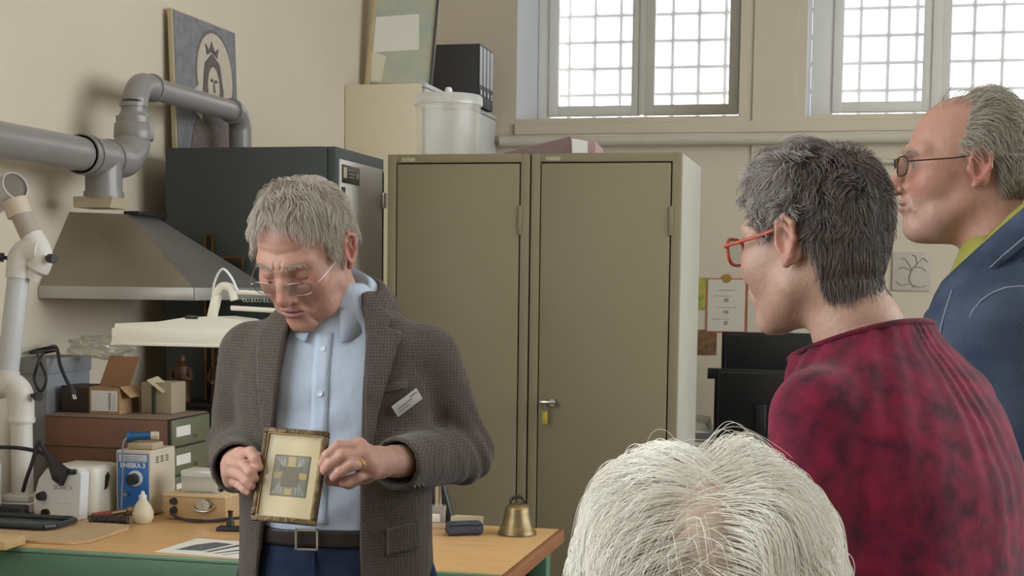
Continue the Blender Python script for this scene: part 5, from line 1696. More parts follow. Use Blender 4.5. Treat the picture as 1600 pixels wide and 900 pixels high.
M_SHIRT = mk('light_blue_cotton', (182, 194, 212), 0.85, var=(60, 0.03), bump=(11, 0.9), spec=0.2)
fshirt = lambda P: loft(P, TS) + 0.0035 * np.sin(P[:, 2] * 70 + np.sin(P[:, 0] * 28) * 2.2) * np.clip((1.36 - P[:, 2]) * 5, 0, 1)
sh = solid('shirt', fshirt, (-0.21, -0.16, 1.0), (0.21, 0.2, 1.475), 0.006, M_SHIRT, pm)
drape('placket', fshirt, [((-0.008, z), (0.024, z)) for z in (1.405, 1.3, 1.2, 1.1, 1.04)], M_SHIRT, sh, 0.0022, 0.002, 4, 30)
for z in (1.375, 1.29, 1.205, 1.12):
    y = float(front_hit(fshirt, np.array([[0.008]]), np.array([[z]]), 0.3, 0, 0.004)[0, 0])
    MB().lathe([(0, 0), (0.0055, 0), (0.0055, 0.002), (0.003, 0.0014), (0, 0.0014)], (0.008, y, z), 14, (0, 1, 0.1)).build('button', mk('shirt_button', (214, 222, 232), 0.3), sh)
collar('shirt_collar', sh, M_SHIRT, (0.006, 0.012, 1.472), [(0.0635, -0.022), (0.0655, 0.006), (0.068, 0.018), (0.074, 0.012), (0.099, -0.012)], 0.60, -160, 160, 60, 0.004, 0.020)
M_JACKET = grid_cloth('checked_wool', (80, 72, 66), (106, 97, 89), (62, 54, 50), 0.0058)
M_LINING = mk('dark_lining', (40, 38, 42), 0.7, var=(20, 0.1))
OPZ = [0.68, 0.86, 1.0, 1.2, 1.40, 1.44, 1.50]
OPX = [0.030, 0.030, 0.026, 0.010, 0.002, 0.002, 0.002]
OPW = [0.125, 0.108, 0.098, 0.083, 0.077, 0.066, 0.052]
SL = ((-.172, -.008, 1.352), (-.240, -.075, 1.160), (-0.150, 0.205, 1.168))
SR = ((.172, -.008, 1.352), (.226, -.085, 1.158), (0.152, 0.185, 1.152))


TSI = [r if r[0] < 1.38 else (r[0], r[1] - 0.022, r[2] - 0.016, r[3]) for r in TS]


def jac_outer(P):
    d = loft(P, TJ)
    d = d + 0.004 * np.sin(P[:, 0] * 38 + 1.0) * np.clip((1.0 - P[:, 2]) * 4, 0, 1)
    d = smin(d, sleeve(P, *SL, (0.070, 0.060, 0.050)), 0.022)
    return smin(d, sleeve(P, *SR, (0.070, 0.060, 0.050)), 0.022)


def jac(P):
    d = jac_outer(P)
    d = smax(d, -(loft(P, TSI, 0.004)), 0.004)
    low = np.maximum(P[:, 2] - 0.98, 0)
    d = smax(d, -smax(smax(loft(P, TJ, -0.014), P[:, 2] - 0.98, 0.01), -P[:, 2] + 0.6, 0.01), 0.004)
    xc = np.interp(P[:, 2], OPZ, OPX).astype(F32)
    w = np.interp(P[:, 2], OPZ, OPW).astype(F32)
    op = smax(np.abs(P[:, 0] - xc) - w, 0.035 - P[:, 1], 0.01)
    # keep the forearms, which pass in front of the opening plane
    arms = np.minimum(sleeve(P, *SL, (0.070, 0.060, 0.050)), sleeve(P, *SR, (0.070, 0.060, 0.050)))
    return np.minimum(smax(d, -op, 0.006), arms)


jk = solid('jacket', jac, (-0.36, -0.2, 0.69), (0.36, 0.30, 1.50), 0.0055, M_JACKET, pm)
body_front = lambda P: loft(P, TJ)
drape('lapel', body_front, [((-0.062, 1.455), (-0.098, 1.452)), ((-0.072, 1.43), (-0.122, 1.434)), ((-0.076, 1.405), (-0.112, 1.416)), ((-0.077, 1.40), (-0.142, 1.405)), ((-0.080, 1.33), (-0.128, 1.34)), ((-0.084, 1.25), (-0.108, 1.255)), ((-0.089, 1.16), (-0.093, 1.16))], M_JACKET, jk, 0.011, 0.006, 8, 60)
drape('lapel', body_front, [((0.062, 1.455), (0.098, 1.452)), ((0.072, 1.43), (0.118, 1.434)), ((0.077, 1.405), (0.108, 1.416)), ((0.079, 1.40), (0.138, 1.405)), ((0.085, 1.33), (0.132, 1.34)), ((0.092, 1.25), (0.118, 1.255)), ((0.104, 1.15), (0.108, 1.15))], M_JACKET, jk, 0.011, 0.006, 8, 60)
collar('jacket_collar', jk, M_JACKET, (0.002, 0.0, 1.468), [(0.076, -0.02), (0.079, 0.012), (0.085, 0.02), (0.095, 0.015), (0.118, -0.014)], 0.36, -128, 128, 48, 0.005, 0.0)
drape('breast_pocket', body_front, [((-0.085, 1.305), (-0.155, 1.318)), ((-0.085, 1.288), (-0.155, 1.301))], M_JACKET, jk, 0.004, 0.004, 10, 6)
drape('pocket_flap', body_front, [((-0.125, 1.035), (-0.182, 1.045)), ((-0.125, 0.985), (-0.182, 0.995))], M_JACKET, jk, 0.005, 0.005, 10, 10)
for sgn, W, E in ((-1, SL[2], SL[1]), (1, SR[2], SR[1])):
    d = (Vector(W) - Vector(E)).normalized()
    for k in range(3):
        p = Vector(W) - d * (0.018 + 0.017 * k) + Vector((sgn * 0.028, 0.012, -0.042))
        MB().ball(p, 0.0062, n=10).build('cuff_button', mk('horn_button', (70, 52, 40), 0.35, var=(60, 0.2)), jk)
p = Vector((-0.118, float(front_hit(body_front, np.array([[-0.118]]), np.array([[1.398]]), .3, 0, 0.009)[0, 0]), 1.398))
MB().lathe([(0, 0), (0.006, 0), (0.0055, 0.003), (0, 0.004)], p, 14, (-0.2, 1, 0.2)).build('lapel_pin', M_CHROME, jk, label='small metal lapel pin')
yb = float(front_hit(body_front, np.array([[-0.158]]), np.array([[1.275]]), .3, 0, 0.007)[0, 0])
nb_ = grad(body_front, np.array([[-0.158, yb, 1.275]], F32))[0]
nv = Vector(nb_)
ux = (Vector((-1, 0, 0)) - nv * nv.dot(Vector((-1, 0, 0)))).normalized()
uz = ux.cross(-nv) * -1
uz = nv.cross(ux) * -1 if nv.cross(ux).z < 0 else nv.cross(ux)
a = R(34)
ux2, uz2 = ux * math.cos(a) + uz * math.sin(a), uz * math.cos(a) - ux * math.sin(a)
bm_ = Matrix((ux2, nv, uz2)).transposed().to_4x4()
bm_.translation = Vector((-0.158, yb + 0.004, 1.275))
nbg = MB().box((-0.031, -0.002, -0.012), (0.031, 0.002, 0.012), 0.001).build('name_badge', mk('badge_card', (172, 170, 162), 0.45), jk, xf=bm_, label='small white name badge')
for (x0, x1, z) in ((-0.024, 0.012, 0.0), (-0.024, 0.002, -0.006), (0.010, 0.027, 0.005)):
    MB().box((x0, 0.002, z), (x1, 0.0026, z + 0.0025)).build('print_line', mk('badge_print', (120, 120, 118), 0.6), nbg, smooth=0, xf=bm_)
solid('jeans', lambda P: smin(loft(P, [(0.80, .162, .118, 0), (.9, .168, .120, 0), (1.0, .169, .122, .006)]), legs_sdf(P, r=(0.102, 0.08, 0.068)), 0.03), (-0.25, -0.2, 0.05), (0.25, 0.2, 1.0), 0.011, M_DENIMD, pm)
bl = solid('belt', lambda P: smax(loft(P, TS, 0.006), np.abs(P[:, 2] - 1.012) - 0.017, 0.004), (-0.19, -0.16, 0.985), (0.19, 0.17, 1.04), 0.004, mk('belt_leather', (44, 34, 30), 0.45, var=(30, 0.2)), pm)
m = MB()
yb = 0.142
m.box((0.006, yb, 0.992), (0.050, yb + 0.005, 0.996)).box((0.006, yb, 1.029), (0.050, yb + 0.005, 1.033)).box((0.047, yb, 0.992), (0.051, yb + 0.005, 1.033)).box((0.006, yb, 0.992), (0.010, yb + 0.005, 1.033))
m.build('buckle', M_CHROME, bl, label='silver belt buckle')
MB().tube(spline([(0.018, 0.128, 0.985), (0.017, 0.13, 0.95), (0.015, 0.125, 0.90), (0.01, 0.112, 0.85)], 5), 0.003, 6).build('fly_seam', M_DENIMD, pm)
shoes(pm)
m = MB()
c0 = (Vector(HL[0][2]) * 0.45 + Vector(HL[1][2][0]) * 0.55)
ax = (Vector(HL[1][2][0]) - Vector(HL[0][2])).normalized()
e1 = ax.orthogonal().normalized()
e2 = ax.cross(e1)
m.tube([c0 + (e1 * math.cos(2 * PI * k / 24) + e2 * math.sin(2 * PI * k / 24)) * 0.0112 for k in range(25)], 0.0017, 8, caps=False)
m.build('ring', mk('gold_ring', (214, 170, 90), 0.25, 1.0), pm, label='gold ring')

# ---- framed devotional picture in his hands
fr = thing('devotional_picture', 'small gilt framed picture of a cross held by the man in the checked jacket', 'picture', (0, 0, 0))
fr.matrix_world = pm.matrix_world
TL, TR, BR, BL = Vector((0.057, 0.366, 1.243)), Vector((-0.062, 0.342, 1.246)), Vector((-0.049, 0.368, 1.081)), Vector((0.072, 0.392, 1.078))
cen = (TL + TR + BR + BL) / 4
_r, _n, _u = Vector((-0.978, -0.208, 0)), Vector((-0.208, 0.978, 0)), Vector((0, 0, 1))
ps, ta = R(20), R(18)
N_ = _n * math.cos(ps) - _r * math.sin(ps)
ex0 = _r * math.cos(ps) + _n * math.sin(ps)
ez0 = _u * math.cos(ta) - N_ * math.sin(ta)
bb = R(2.0)
ez = ez0 * math.cos(bb) + ex0 * math.sin(bb)
ex = ez0 * math.sin(bb) - ex0 * math.cos(bb)
ey = ez.cross(ex)
FM = Matrix((ex, ey, ez)).transposed().to_4x4()
rz_ = Matrix.Rotation(R(188), 4, 'Z')
rz_.translation = Vector((-0.996, 2.756, 0))
FM.translation = cen
W2_ = rz_ @ FM
fr.matrix_world = Matrix.Identity(4)
fr.location = W2_.to_translation()
fr.rotation_euler = W2_.to_euler()
hw, hh = 0.0595, 0.083
M_GILT = mk('frame_gilt', (104, 84, 52), 0.45, 0.5, var=(60, 0.4), rgb2=(66, 52, 36), bump=(90, 0.4))


def fbox(lo, hi, name, mat, par, bev=0.0, **k):
    # ey may be left-handed; keep the picture side towards +ey
    return MB().box(lo, hi, bev).build(name, mat, par, **k)


for lo, hi in (((-hw, 0, hh - 0.0095), (hw, 0.012, hh)), ((-hw, 0, -hh), (hw, 0.012, -hh + 0.0095)), ((-hw, 0, -hh + 0.0095), (-hw + 0.0095, 0.012, hh - 0.0095)), ((hw - 0.0095, 0, -hh + 0.0095), (hw, 0.012, hh - 0.0095))):
    fbox(lo, hi, 'frame_rail', M_GILT, fr, 0.0025)
    s = 0.003
M_GOLDL = mk('gilt_bead', (150, 124, 74), 0.4, 0.6, var=(60, 0.3))
e = 0.0105
for lo, hi in (((-hw + e - 0.002, 0.004, hh - e), (hw - e + 0.002, 0.0105, hh - e + 0.002)), ((-hw + e - 0.002, 0.004, -hh + e - 0.002), (hw - e + 0.002, 0.0105, -hh + e)), ((-hw + e - 0.002, 0.004, -hh + e), (-hw + e, 0.0105, hh - e)), ((hw - e, 0.004, -hh + e), (hw - e + 0.002, 0.0105, hh - e))):
    fbox(lo, hi, 'inner_bead', M_GOLDL, fr)
fbox((-hw + 0.001, -0.003, -hh + 0.001), (hw - 0.001, 0.0, hh - 0.001), 'backing', mk('brown_backing', (96, 76, 54), 0.8), fr)
mt = fbox((-hw + 0.009, 0.0, -hh + 0.009), (hw - 0.009, 0.004, hh - 0.009), 'mount', mk('ivory_mount', (222, 204, 168), 0.8, var=(25, 0.06)), fr)


def pic(poly, y, name, mat):
    return MB().prism([(a, 0.004 + y, b) for a, b in poly], (0, 0.0004, 0)).build(name, mat, mt, smooth=0)


M_PG = mk('print_grey', (126, 126, 120), 0.8, var=(70, 0.12))
M_PD = mk('print_dark', (98, 92, 80), 0.8, var=(60, 0.15))
M_PGO = mk('print_gold', (186, 164, 112), 0.7, var=(60, 0.15))
M_PR = mk('print_ray', (158, 160, 160), 0.8, var=(60, 0.08))
M_PE = mk('print_edge', (104, 98, 84), 0.8)
pw, pz0, pz1 = 0.0335, -0.036, 0.037
pic([(-pw, pz0), (pw, pz0), (pw, pz1), (-pw, pz1)], 0.0, 'print_ground', M_PE)
pic([(-pw + .002, pz0 + .002), (pw - .002, pz0 + .002), (pw - .002, pz1 - .002), (-pw + .002, pz1 - .002)], 0.0004, 'print_ground', M_PG)
for sx in (-1, 1):
    for z0, z1 in ((pz0 + .004, -0.006), (pz1 - .004, 0.014)):
        for k in range(3):
            a0 = 0.030 - 0.007 * k
            pic([(sx * a0, z0), (sx * (a0 - 0.0035), z0), (sx * 0.011, z1), (sx * 0.014, z1)], 0.0008 + 0.0001 * k, 'print_ray', M_PR)
pic([(-0.017, -0.019), (0.017, -0.019), (0.0135, 0.009), (0.02, 0.009), (0.022, 0.0165), (-0.022, 0.0165), (-0.02, 0.009), (-0.0135, 0.009)], 0.0013, 'print_cross', M_PD)
for x, z in ((0, 0.0285), (0, -0.0275), (-0.0235, 0.0005), (0.0235, 0.0005)):
    pic([(x - 0.007, z - 0.0055), (x + 0.007, z - 0.0055), (x + 0.007, z + 0.0055), (x - 0.007, z + 0.0055)], 0.0013, 'gold_block', M_PGO)
pic([(-0.009, 0.0165), (0.009, 0.0165), (0.006, 0.023), (-0.006, 0.023)], 0.0016, 'gold_block', M_PGO)
fbox((-hw + 0.0085, 0.0062, -hh + 0.0085), (hw - 0.0085, 0.0068, hh - 0.0085), 'glass', clear('picture_glass', (252, 252, 250), 0.05, rough=0.05), fr, smooth=0)

# ---- woman in the burgundy blouse, seen from behind
pw_ = thing('person', 'person with short tousled grey hair, orange glasses and burgundy blouse, seen from behind', 'person', (0.056, 2.045, 0), R(56))
HW = Head((-0.028, 0.126, 1.564), yaw=3, pitch=9, scale=1.0, female=True, nose=0.9, jaw=0.95)
TB = [(0.86, .180, .130, -.03), (1.0, .176, .128, -.03), (1.12, .178, .130, -.03), (1.25, .182, .128, -.022), (1.33, .175, .112, -.004), (1.39, .150, .098, .022), (1.43, .105, .085, .045), (1.46, .085, .078, .055), (1.50, .080, .074, .065)]


def fw_head(P):
    return smin(HW.sdf(P), chain(P, [(0, 0.035, 1.38), (-0.004, 0.06, 1.44), tuple(HW.to([(0, -0.032, -0.05)])[0])], [0.075, 0.058, 0.052], 0.02), 0.022)


def fw_low(P):
    d = smin(loft(P, TB, -0.014), legs_sdf(P, zh=0.86), 0.03)
    a = P.copy()
    a[:, 0] = np.abs(a[:, 0])
    d = smin(d, chain(a, [(.155, .01, 1.34), (.195, -.01, 1.07), (.14, .2, 1.02)], [0.046, 0.04, 0.028]), 0.02)
    d = smin(d, rc(a, (.14, .2, 1.02), (.10, .28, 1.01), 0.03, 0.018), 0.02)
    return smax(d, P[:, 2] - (1.405 - 0.42 * P[:, 1]), 0.02)


p1 = polygonize(fw_head, (-0.16, -0.06, 1.33), (0.10, 0.29, 1.70), 0.0024)
V, Q = joinm([p1, polygonize(fw_low, (-0.30, -0.22, 0.02), (0.30, 0.34, 1.44), 0.016)])
n0 = len(p1[0])
C = HW.colour(V, (0.44, 0.265, 0.195), (0.40, 0.17, 0.14), (0.48, 0.215, 0.16), brow=(0.25, 0.22, 0.2))
hm, q = scalp(HW, V)
hm[n0:] = False
C[hm] = C[hm] * 0.25 + np.array((0.12, 0.115, 0.115)) * 0.75
mesh_from('body', V, Q, M_SKIN, pw_, col=C)
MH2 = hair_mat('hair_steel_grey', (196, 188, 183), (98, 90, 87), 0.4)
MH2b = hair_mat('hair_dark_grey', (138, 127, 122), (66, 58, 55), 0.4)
crown = np.array((0.0, -0.055, 0.115))
hv, hmh = V[:n0], hm[:n0]


def crown_dirs(hd, rt, cr, out=0.9, down=0.35, up=0.35):
    qn = hd.inv(rt)
    t = qn - cr
    t /= np.linalg.norm(t, axis=1, keepdims=True) + 1e-6
    return grad(hd.sdf, rt) * up + (t * out + np.array((0, 0, -down))) @ hd.R.T, qn


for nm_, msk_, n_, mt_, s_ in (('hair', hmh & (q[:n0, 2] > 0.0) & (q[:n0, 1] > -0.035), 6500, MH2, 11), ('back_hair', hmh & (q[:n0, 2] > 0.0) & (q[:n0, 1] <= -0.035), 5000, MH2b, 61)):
    rt, i = pick(hv, msk_, n_, s_)
    dr, qn = crown_dirs(HW, rt, crown)
    L_ = np.random.default_rng(12).uniform(0.03, 0.060, len(rt)) * np.where(qn[:, 1] < -0.04, 0.58, 1) * np.where(qn[:, 2] < 0.03, 0.75, 1) * np.where((qn[:, 1] > 0.035) & (qn[:, 2] < 0.105), 0.5, 1) * np.where((np.abs(qn[:, 0]) > 0.048) & (qn[:, 1] > -0.04) & (qn[:, 2] < 0.085), 0.5, 1)
    strands(nm_, rt, dr, L_, HW, mt_, pw_, steps=8, vary=0.4, curl=0.42, grav=0.08, hug=0.55, rad=0.00046, seed=s_ + 2, freq=85, lift=0.0145 if s_ == 11 else 0.0125)
rt, i = pick(hv, hmh & (q[:n0, 2] < 0.06) & (q[:n0, 1] < 0.0), 4500, 15)
dr, qn = crown_dirs(HW, rt, crown, 0.4, 0.9, 0.35)
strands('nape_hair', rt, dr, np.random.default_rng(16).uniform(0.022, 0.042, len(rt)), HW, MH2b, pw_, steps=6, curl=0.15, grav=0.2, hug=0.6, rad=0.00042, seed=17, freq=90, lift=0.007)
np_m = (q[:n0, 1] < -0.045) & (q[:n0, 2] > -0.112 + 0.3 * np.abs(q[:n0, 0])) & (q[:n0, 2] < -0.05)
np_m &= np.random.default_rng(9).uniform(-0.090, -0.062, n0) < q[:n0, 2]
rt, i = pick(hv, np_m, 3000, 18)
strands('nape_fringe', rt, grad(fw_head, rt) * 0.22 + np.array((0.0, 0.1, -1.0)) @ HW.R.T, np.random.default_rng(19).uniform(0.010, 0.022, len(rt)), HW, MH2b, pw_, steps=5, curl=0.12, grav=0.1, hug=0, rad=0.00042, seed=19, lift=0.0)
M_ORANGE = mk('orange_acetate', (178, 74, 48), 0.3, var=(30, 0.15))
HW.glasses(pw_, M_ORANGE, M_LENS, rim=0.0024, w=0.0265, h=0.0185, drop=-0.002, fwd=0.107)
M_BLOUSE = mk('burgundy_velvet', (120, 26, 54), 0.8, var=(30, 0.6), rgb2=(66, 22, 36), bump=(24, 0.3), sheen=0.12, spec=0.15)
SWL = ((-.158, .012, 1.335), (-.200, -.012, 1.075), (-.150, .19, 1.02))
SWR = ((.158, .012, 1.335), (.200, -.012, 1.075), (.150, .19, 1.02))


def fblouse(P):
    d = loft(P, TB, 0.004)
    ph = np.arctan2(P[:, 0], -(P[:, 1] - 0.05))
    fall = np.clip((P[:, 2] - 1.10) / 0.28, 0, 1)
    d = d + (0.0030 * np.sin(ph * 31 + 2.2 * np.sin(P[:, 2] * 9 + ph * 5)) * fall ** 1.5 * (0.6 + 0.4 * np.sin(ph * 7 + 1)) + 0.0035 * np.sin(ph * 11 + P[:, 2] * 4) * np.clip((1.36 - P[:, 2]) * 3, 0, 1)).astype(F32)
    d = smin(d, sleeve(P, *SWL, (0.064, 0.064, 0.050)), 0.022)
    d = smin(d, sleeve(P, *SWR, (0.064, 0.064, 0.050)), 0.022)
    top = P[:, 2] - (1.452 - 0.42 * (P[:, 1] - 0.0))
    return smax(d, top, 0.008)


bo = solid('blouse', fblouse, (-0.31, -0.22, 0.84), (0.31, 0.30, 1.50), 0.0055, M_BLOUSE, pw_)
# narrow neckline binding along the cut edge
pts = []
for k in range(49):
    t = 2 * PI * k / 48
    dv = Vector((math.sin(t), -math.cos(t), 0))
    lo_, hi_ = 0.02, 0.16
    for _ in range(22):
        md_ = (lo_ + hi_) / 2
        p = Vector((0, 0.055, 0)) + dv * md_
        z = 1.446 - 0.42 * p.y
        if float(loft(np.array([[p.x, p.y, z]], F32), TB, 0.003)[0]) < 0:
            lo_ = md_
        else:
            hi_ = md_
    p = Vector((0, 0.055, 0)) + dv * lo_
    pts.append((p.x, p.y, 1.447 - 0.42 * p.y))
MB().tube(pts, 0.0042, 8, caps=False).build('neck_binding', M_BLOUSE, bo)
solid('trousers', lambda P: smin(loft(P, [(0.78, .17, .125, -.02), (.86, .178, .13, -.02), (.95, .172, .125, -.02)]), legs_sdf(P, zh=0.86, r=(0.105, 0.085, 0.075)), 0.03), (-0.27, -0.22, 0.05), (0.27, 0.2, 0.97), 0.014, mk('dark_trousers', (44, 44, 50), 0.85, var=(20, 0.15)), pw_)
shoes(pw_)

# ---- man in the denim jacket, in profile
pd = thing('person', 'person in blue denim jacket with bald forehead, grey hair and thin glasses, in profile', 'person', (0.268, 2.62, 0), R(84))
HP = Head((0.0, 0.104, 1.706), yaw=15, pitch=1, scale=0.98, nose=1.28, jaw=1.08, age=2)
TD = [(0.90, .19, .135, 0), (1.05, .19, .138, .005), (1.2, .195, .138, .008), (1.36, .205, .138, .010), (1.46, .195, .128, .014), (1.52, .155, .112, .012), (1.56, .105, .095, .014), (1.60, .080, .078, .018)]


def fp_head(P):
    d = smin(HP.sdf(P), chain(P, [(0, 0.0, 1.52), tuple(HP.to([(0, -0.030, -0.05)])[0])], [0.068, 0.060], 0.02), 0.022)
    return smin(d, ell_(P, tuple(HP.to([(0, 0.035, -0.105)])[0]), (0.035, 0.04, 0.02)), 0.03)


def fp_low(P):
    d = smin(loft(P, TD, -0.016), legs_sdf(P, zh=0.93), 0.03)
    a = P.copy()
    a[:, 0] = np.abs(a[:, 0])
    d = smin(d, chain(a, [(.175, 0, 1.45), (.225, -.03, 1.16), (.19, .08, .93)], [0.05, 0.045, 0.03]), 0.02)
    return smin(d, rc(a, (.19, .08, .93), (.17, .12, .83), 0.032, 0.02), 0.02)


p1 = polygonize(fp_head, (-0.12, -0.06, 1.47), (0.12, 0.23, 1.84), 0.0024)
V, Q = joinm([p1, polygonize(fp_low, (-0.32, -0.2, 0.02), (0.32, 0.3, 1.56), 0.016)])
n0 = len(p1[0])
C = HP.colour(V, SK, LIP, FL, brow=(0.36, 0.3, 0.25))
hm, q = scalp(HP, V)
bald = (q[:, 1] > 0.010 - 0.25 * np.clip(q[:, 2] - 0.05, 0, 1)) & (q[:, 2] > 0.045)
hm &= ~bald
hm &= ~((q[:, 1] > 0.018) & (q[:, 2] < 0.06))
hm[n0:] = False
C[hm] = C[hm] * 0.35 + np.array((0.40, 0.36, 0.31)) * 0.65
st = (q[:, 2] < -0.05) & (q[:, 1] > 0.02) & (q[:, 2] > -0.125) & (np.arange(len(V)) < n0)
C[st] = C[st] * 0.85 + np.array((0.42, 0.38, 0.34)) * 0.15
mesh_from('body', V, Q, M_SKIN, pd, col=C)
MH3 = hair_mat('hair_silver', (196, 188, 172), (122, 112, 100))
rt, i = pick(V[:n0], hm[:n0], 7000, 21)
qn = HP.inv(rt)
nrm = grad(HP.sdf, rt)
dr = nrm * 0.6 + (np.tile(np.array((0, -0.7, 0.1)), (len(rt), 1)) + np.where(qn[:, 2:3] < 0.02, np.array((0, 0.2, -0.7)), 0)) @ HP.R.T
strands('hair', rt, dr, np.random.default_rng(22).uniform(0.03, 0.06, len(rt)) * np.where(qn[:, 2] < 0.02, 0.6, 1), HP, MH3, pd, steps=8, curl=0.3, grav=0.08, hug=0.5, rad=0.00045, seed=23, freq=60, lift=0.014)
bm2 = (q[:n0, 2] > 0.10) & (q[:n0, 1] < 0.04) & (HP.skull(q[:n0]) < 0.005)
rt, i = pick(V[:n0], bm2, 260, 24)
strands('wispy_hair', rt, grad(HP.sdf, rt) * 0.8 + np.array((0, -0.6, 0)) @ HP.R.T, np.random.default_rng(25).uniform(0.02, 0.045, 260), HP, MH3, pd, steps=6, curl=0.3, grav=0.15, hug=0.1, rad=0.0003, seed=26, lift=0.014)
rt, i = pick(V[:n0], (np.abs(q[:n0, 2] - 0.0285 + 14 * (np.abs(q[:n0, 0]) - 0.03) ** 2) < 0.004) & (np.abs(q[:n0, 0]) > 0.011) & (np.abs(q[:n0, 0]) < 0.048) & (q[:n0, 1] > 0.06), 140, 27)
strands('eyebrows', rt, grad(HP.sdf, rt) * 0.6, np.full(140, 0.007), HP, MH3, pd, steps=3, curl=0.2, hug=0, rad=0.0003, seed=28, lift=0.002)
HP.glasses(pd, mk('dark_wire', (58, 50, 46), 0.35, 0.6), M_LENS, rim=0.0011, w=0.024, h=0.0165, drop=-0.001, fwd=0.109)
M_GSHIRT = mk('lime_cotton', (152, 148, 76), 0.85, var=(50, 0.06), bump=(30, 0.3), spec=0.2)
ts = solid('shirt', lambda P: loft(P, TD, -0.006), (-0.22, -0.16, 0.9), (0.22, 0.17, 1.56), 0.009, M_GSHIRT, pd)
collar('shirt_collar', ts, M_GSHIRT, (0, 0.022, 1.604), [(0.076, -0.04), (0.077, 0.0), (0.080, 0.018), (0.086, 0.014), (0.106, -0.020)], 0.95, -166, 166, 60, 0.003, 0.03)
M_DENIM = mk('denim', (76, 87, 106), 0.9, var=(14, 0.35), rgb2=(56, 66, 86), bump=(230, 0.3), spec=0.2)
M_STITCH = mk('pale_stitching', (150, 158, 168), 0.8, var=(60, 0.1))
SDL = ((-.182, -.002, 1.438), (-.236, -.035, 1.16), (-.200, .07, .95))
SDR = ((.182, -.002, 1.438), (.236, -.035, 1.16), (.200, .07, .95))


def fden_body(P):
    return loft(P, TD, 0.014)


def fdenim(P):
    d = fden_body(P)
    d = smin(d, sleeve(P, *SDL, (0.074, 0.066, 0.05)), 0.022)
    d = smin(d, sleeve(P, *SDR, (0.074, 0.066, 0.05)), 0.022)
    d = d + 0.003 * np.sin(P[:, 2] * 60 + P[:, 1] * 30) * np.clip((1.40 - P[:, 2]) * 6, 0, 1)
    d = smax(d, -loft(P, TD, 0.001), 0.004)
    w = np.interp(P[:, 2], [0.9, 1.2, 1.45, 1.56], [0.03, 0.03, 0.045, 0.075]).astype(F32)
    d = smax(d, -smax(np.abs(P[:, 0]) - w, 0.03 - P[:, 1], 0.008), 0.006)
    return smax(d, P[:, 2] - (1.585 - 0.8 * P[:, 1]), 0.008)


dj = solid('denim_jacket', fdenim, (-0.34, -0.2, 0.88), (0.34, 0.26, 1.66), 0.006, M_DENIM, pd)
cl = collar('jacket_collar', dj, M_DENIM, (0, 0.028, 1.586), [(0.094, -0.025), (0.098, 0.008), (0.104, 0.018), (0.114, 0.010), (0.148, -0.040)], 0.92, -158, 158, 60, 0.006, 0.02)


def stitch(pts, par, r=0.0012):
    MB().tube(spline(pts, 6), r, 6).build('stitching', M_STITCH, par)


row = []
for k in range(41):
    t = R(-146 + 292 * k / 40)
    r_ = 0.144
    x, y = r_ * math.sin(t), -r_ * math.cos(t)
    fr_ = max(0, -math.cos(t))
    row.append((x * 1.005, 0.028 + y * 1.005, 1.586 - 0.030 - 0.92 * y - 0.019 * fr_))
MB().tube(row, 0.0012, 6).build('stitching', M_STITCH, cl)
for s in (-1, 1):
    zs = [1.50, 1.44, 1.36, 1.28, 1.20]
    xs = [s * 0.148, s * 0.165, s * 0.168, s * 0.165, s * 0.160]
    ys = front_hit(fden_body, np.array([xs]), np.array([zs]), 0.3, -0.1, 0.002)[0]
    stitch([(a, float(b), c) for a, b, c in zip(xs, ys, zs)], dj)
    xs = [s * 0.05, s * 0.09, s * 0.13, s * 0.17]
    zs = [1.40, 1.398, 1.396, 1.394]
    ys = front_hit(fden_body, np.array([xs]), np.array([zs]), 0.3, -0.1, 0.002)[0]
    stitch([(a, float(b), c) for a, b, c in zip(xs, ys, zs)], dj)
    ring = []
    for k in range(25):
        t = 2 * PI * k / 24
        ring.append((s * (0.196 + 0.012 * math.sin(t)), 0.079 * math.cos(t), 1.43 + 0.078 * math.sin(t)))
    MB().tube(ring, 0.0014, 6, caps=False).build('stitching', M_STITCH, dj)
for z in (1.44, 1.36, 1.28):
    y = float(front_hit(fden_body, np.array([[-0.058]]), np.array([[z]]), .3, 0, 0.002)[0, 0])
    MB().lathe([(0, 0), (0.008, 0), (0.008, 0.003), (0, 0.004)], (-0.058, y, z), 16, (0, 1, 0)).build('button', mk('tack_button', (120, 108, 92), 0.35, 0.9), dj)
solid('jeans', lambda P: smin(loft(P, [(0.85, .17, .125, 0), (.95, .178, .13, 0), (1.02, .178, .13, .006)]), legs_sdf(P, zh=0.93, r=(0.105, 0.085, 0.072)), 0.03), (-0.27, -0.2, 0.05), (0.27, 0.2, 1.04), 0.014, M_DENIMD, pd)
shoes(pd)

# ---- white haired person in the foreground, only the crown in view
po = thing('person', 'person with wispy white hair in the near foreground, only the crown in view', 'person', (-0.103, 1.12, 0), R(6))
HO = Head((0.0, 0.03, 1.226), yaw=0, pitch=14, scale=1.04, female=True, nose=0.95)
TO = [(0.48, .19, .14, 0), (0.62, .175, .13, 0), (0.8, .17, .125, 0), (0.93, .175, .115, 0), (1.0, .16, .10, -.01), (1.05, .11, .085, -.005), (1.09, .07, .07, 0)]


def fo_head(P):
    return smin(HO.sdf(P), chain(P, [(0, -0.01, 1.06), tuple(HO.to([(0, -0.030, -0.05)])[0])], [0.062, 0.055], 0.02), 0.022)


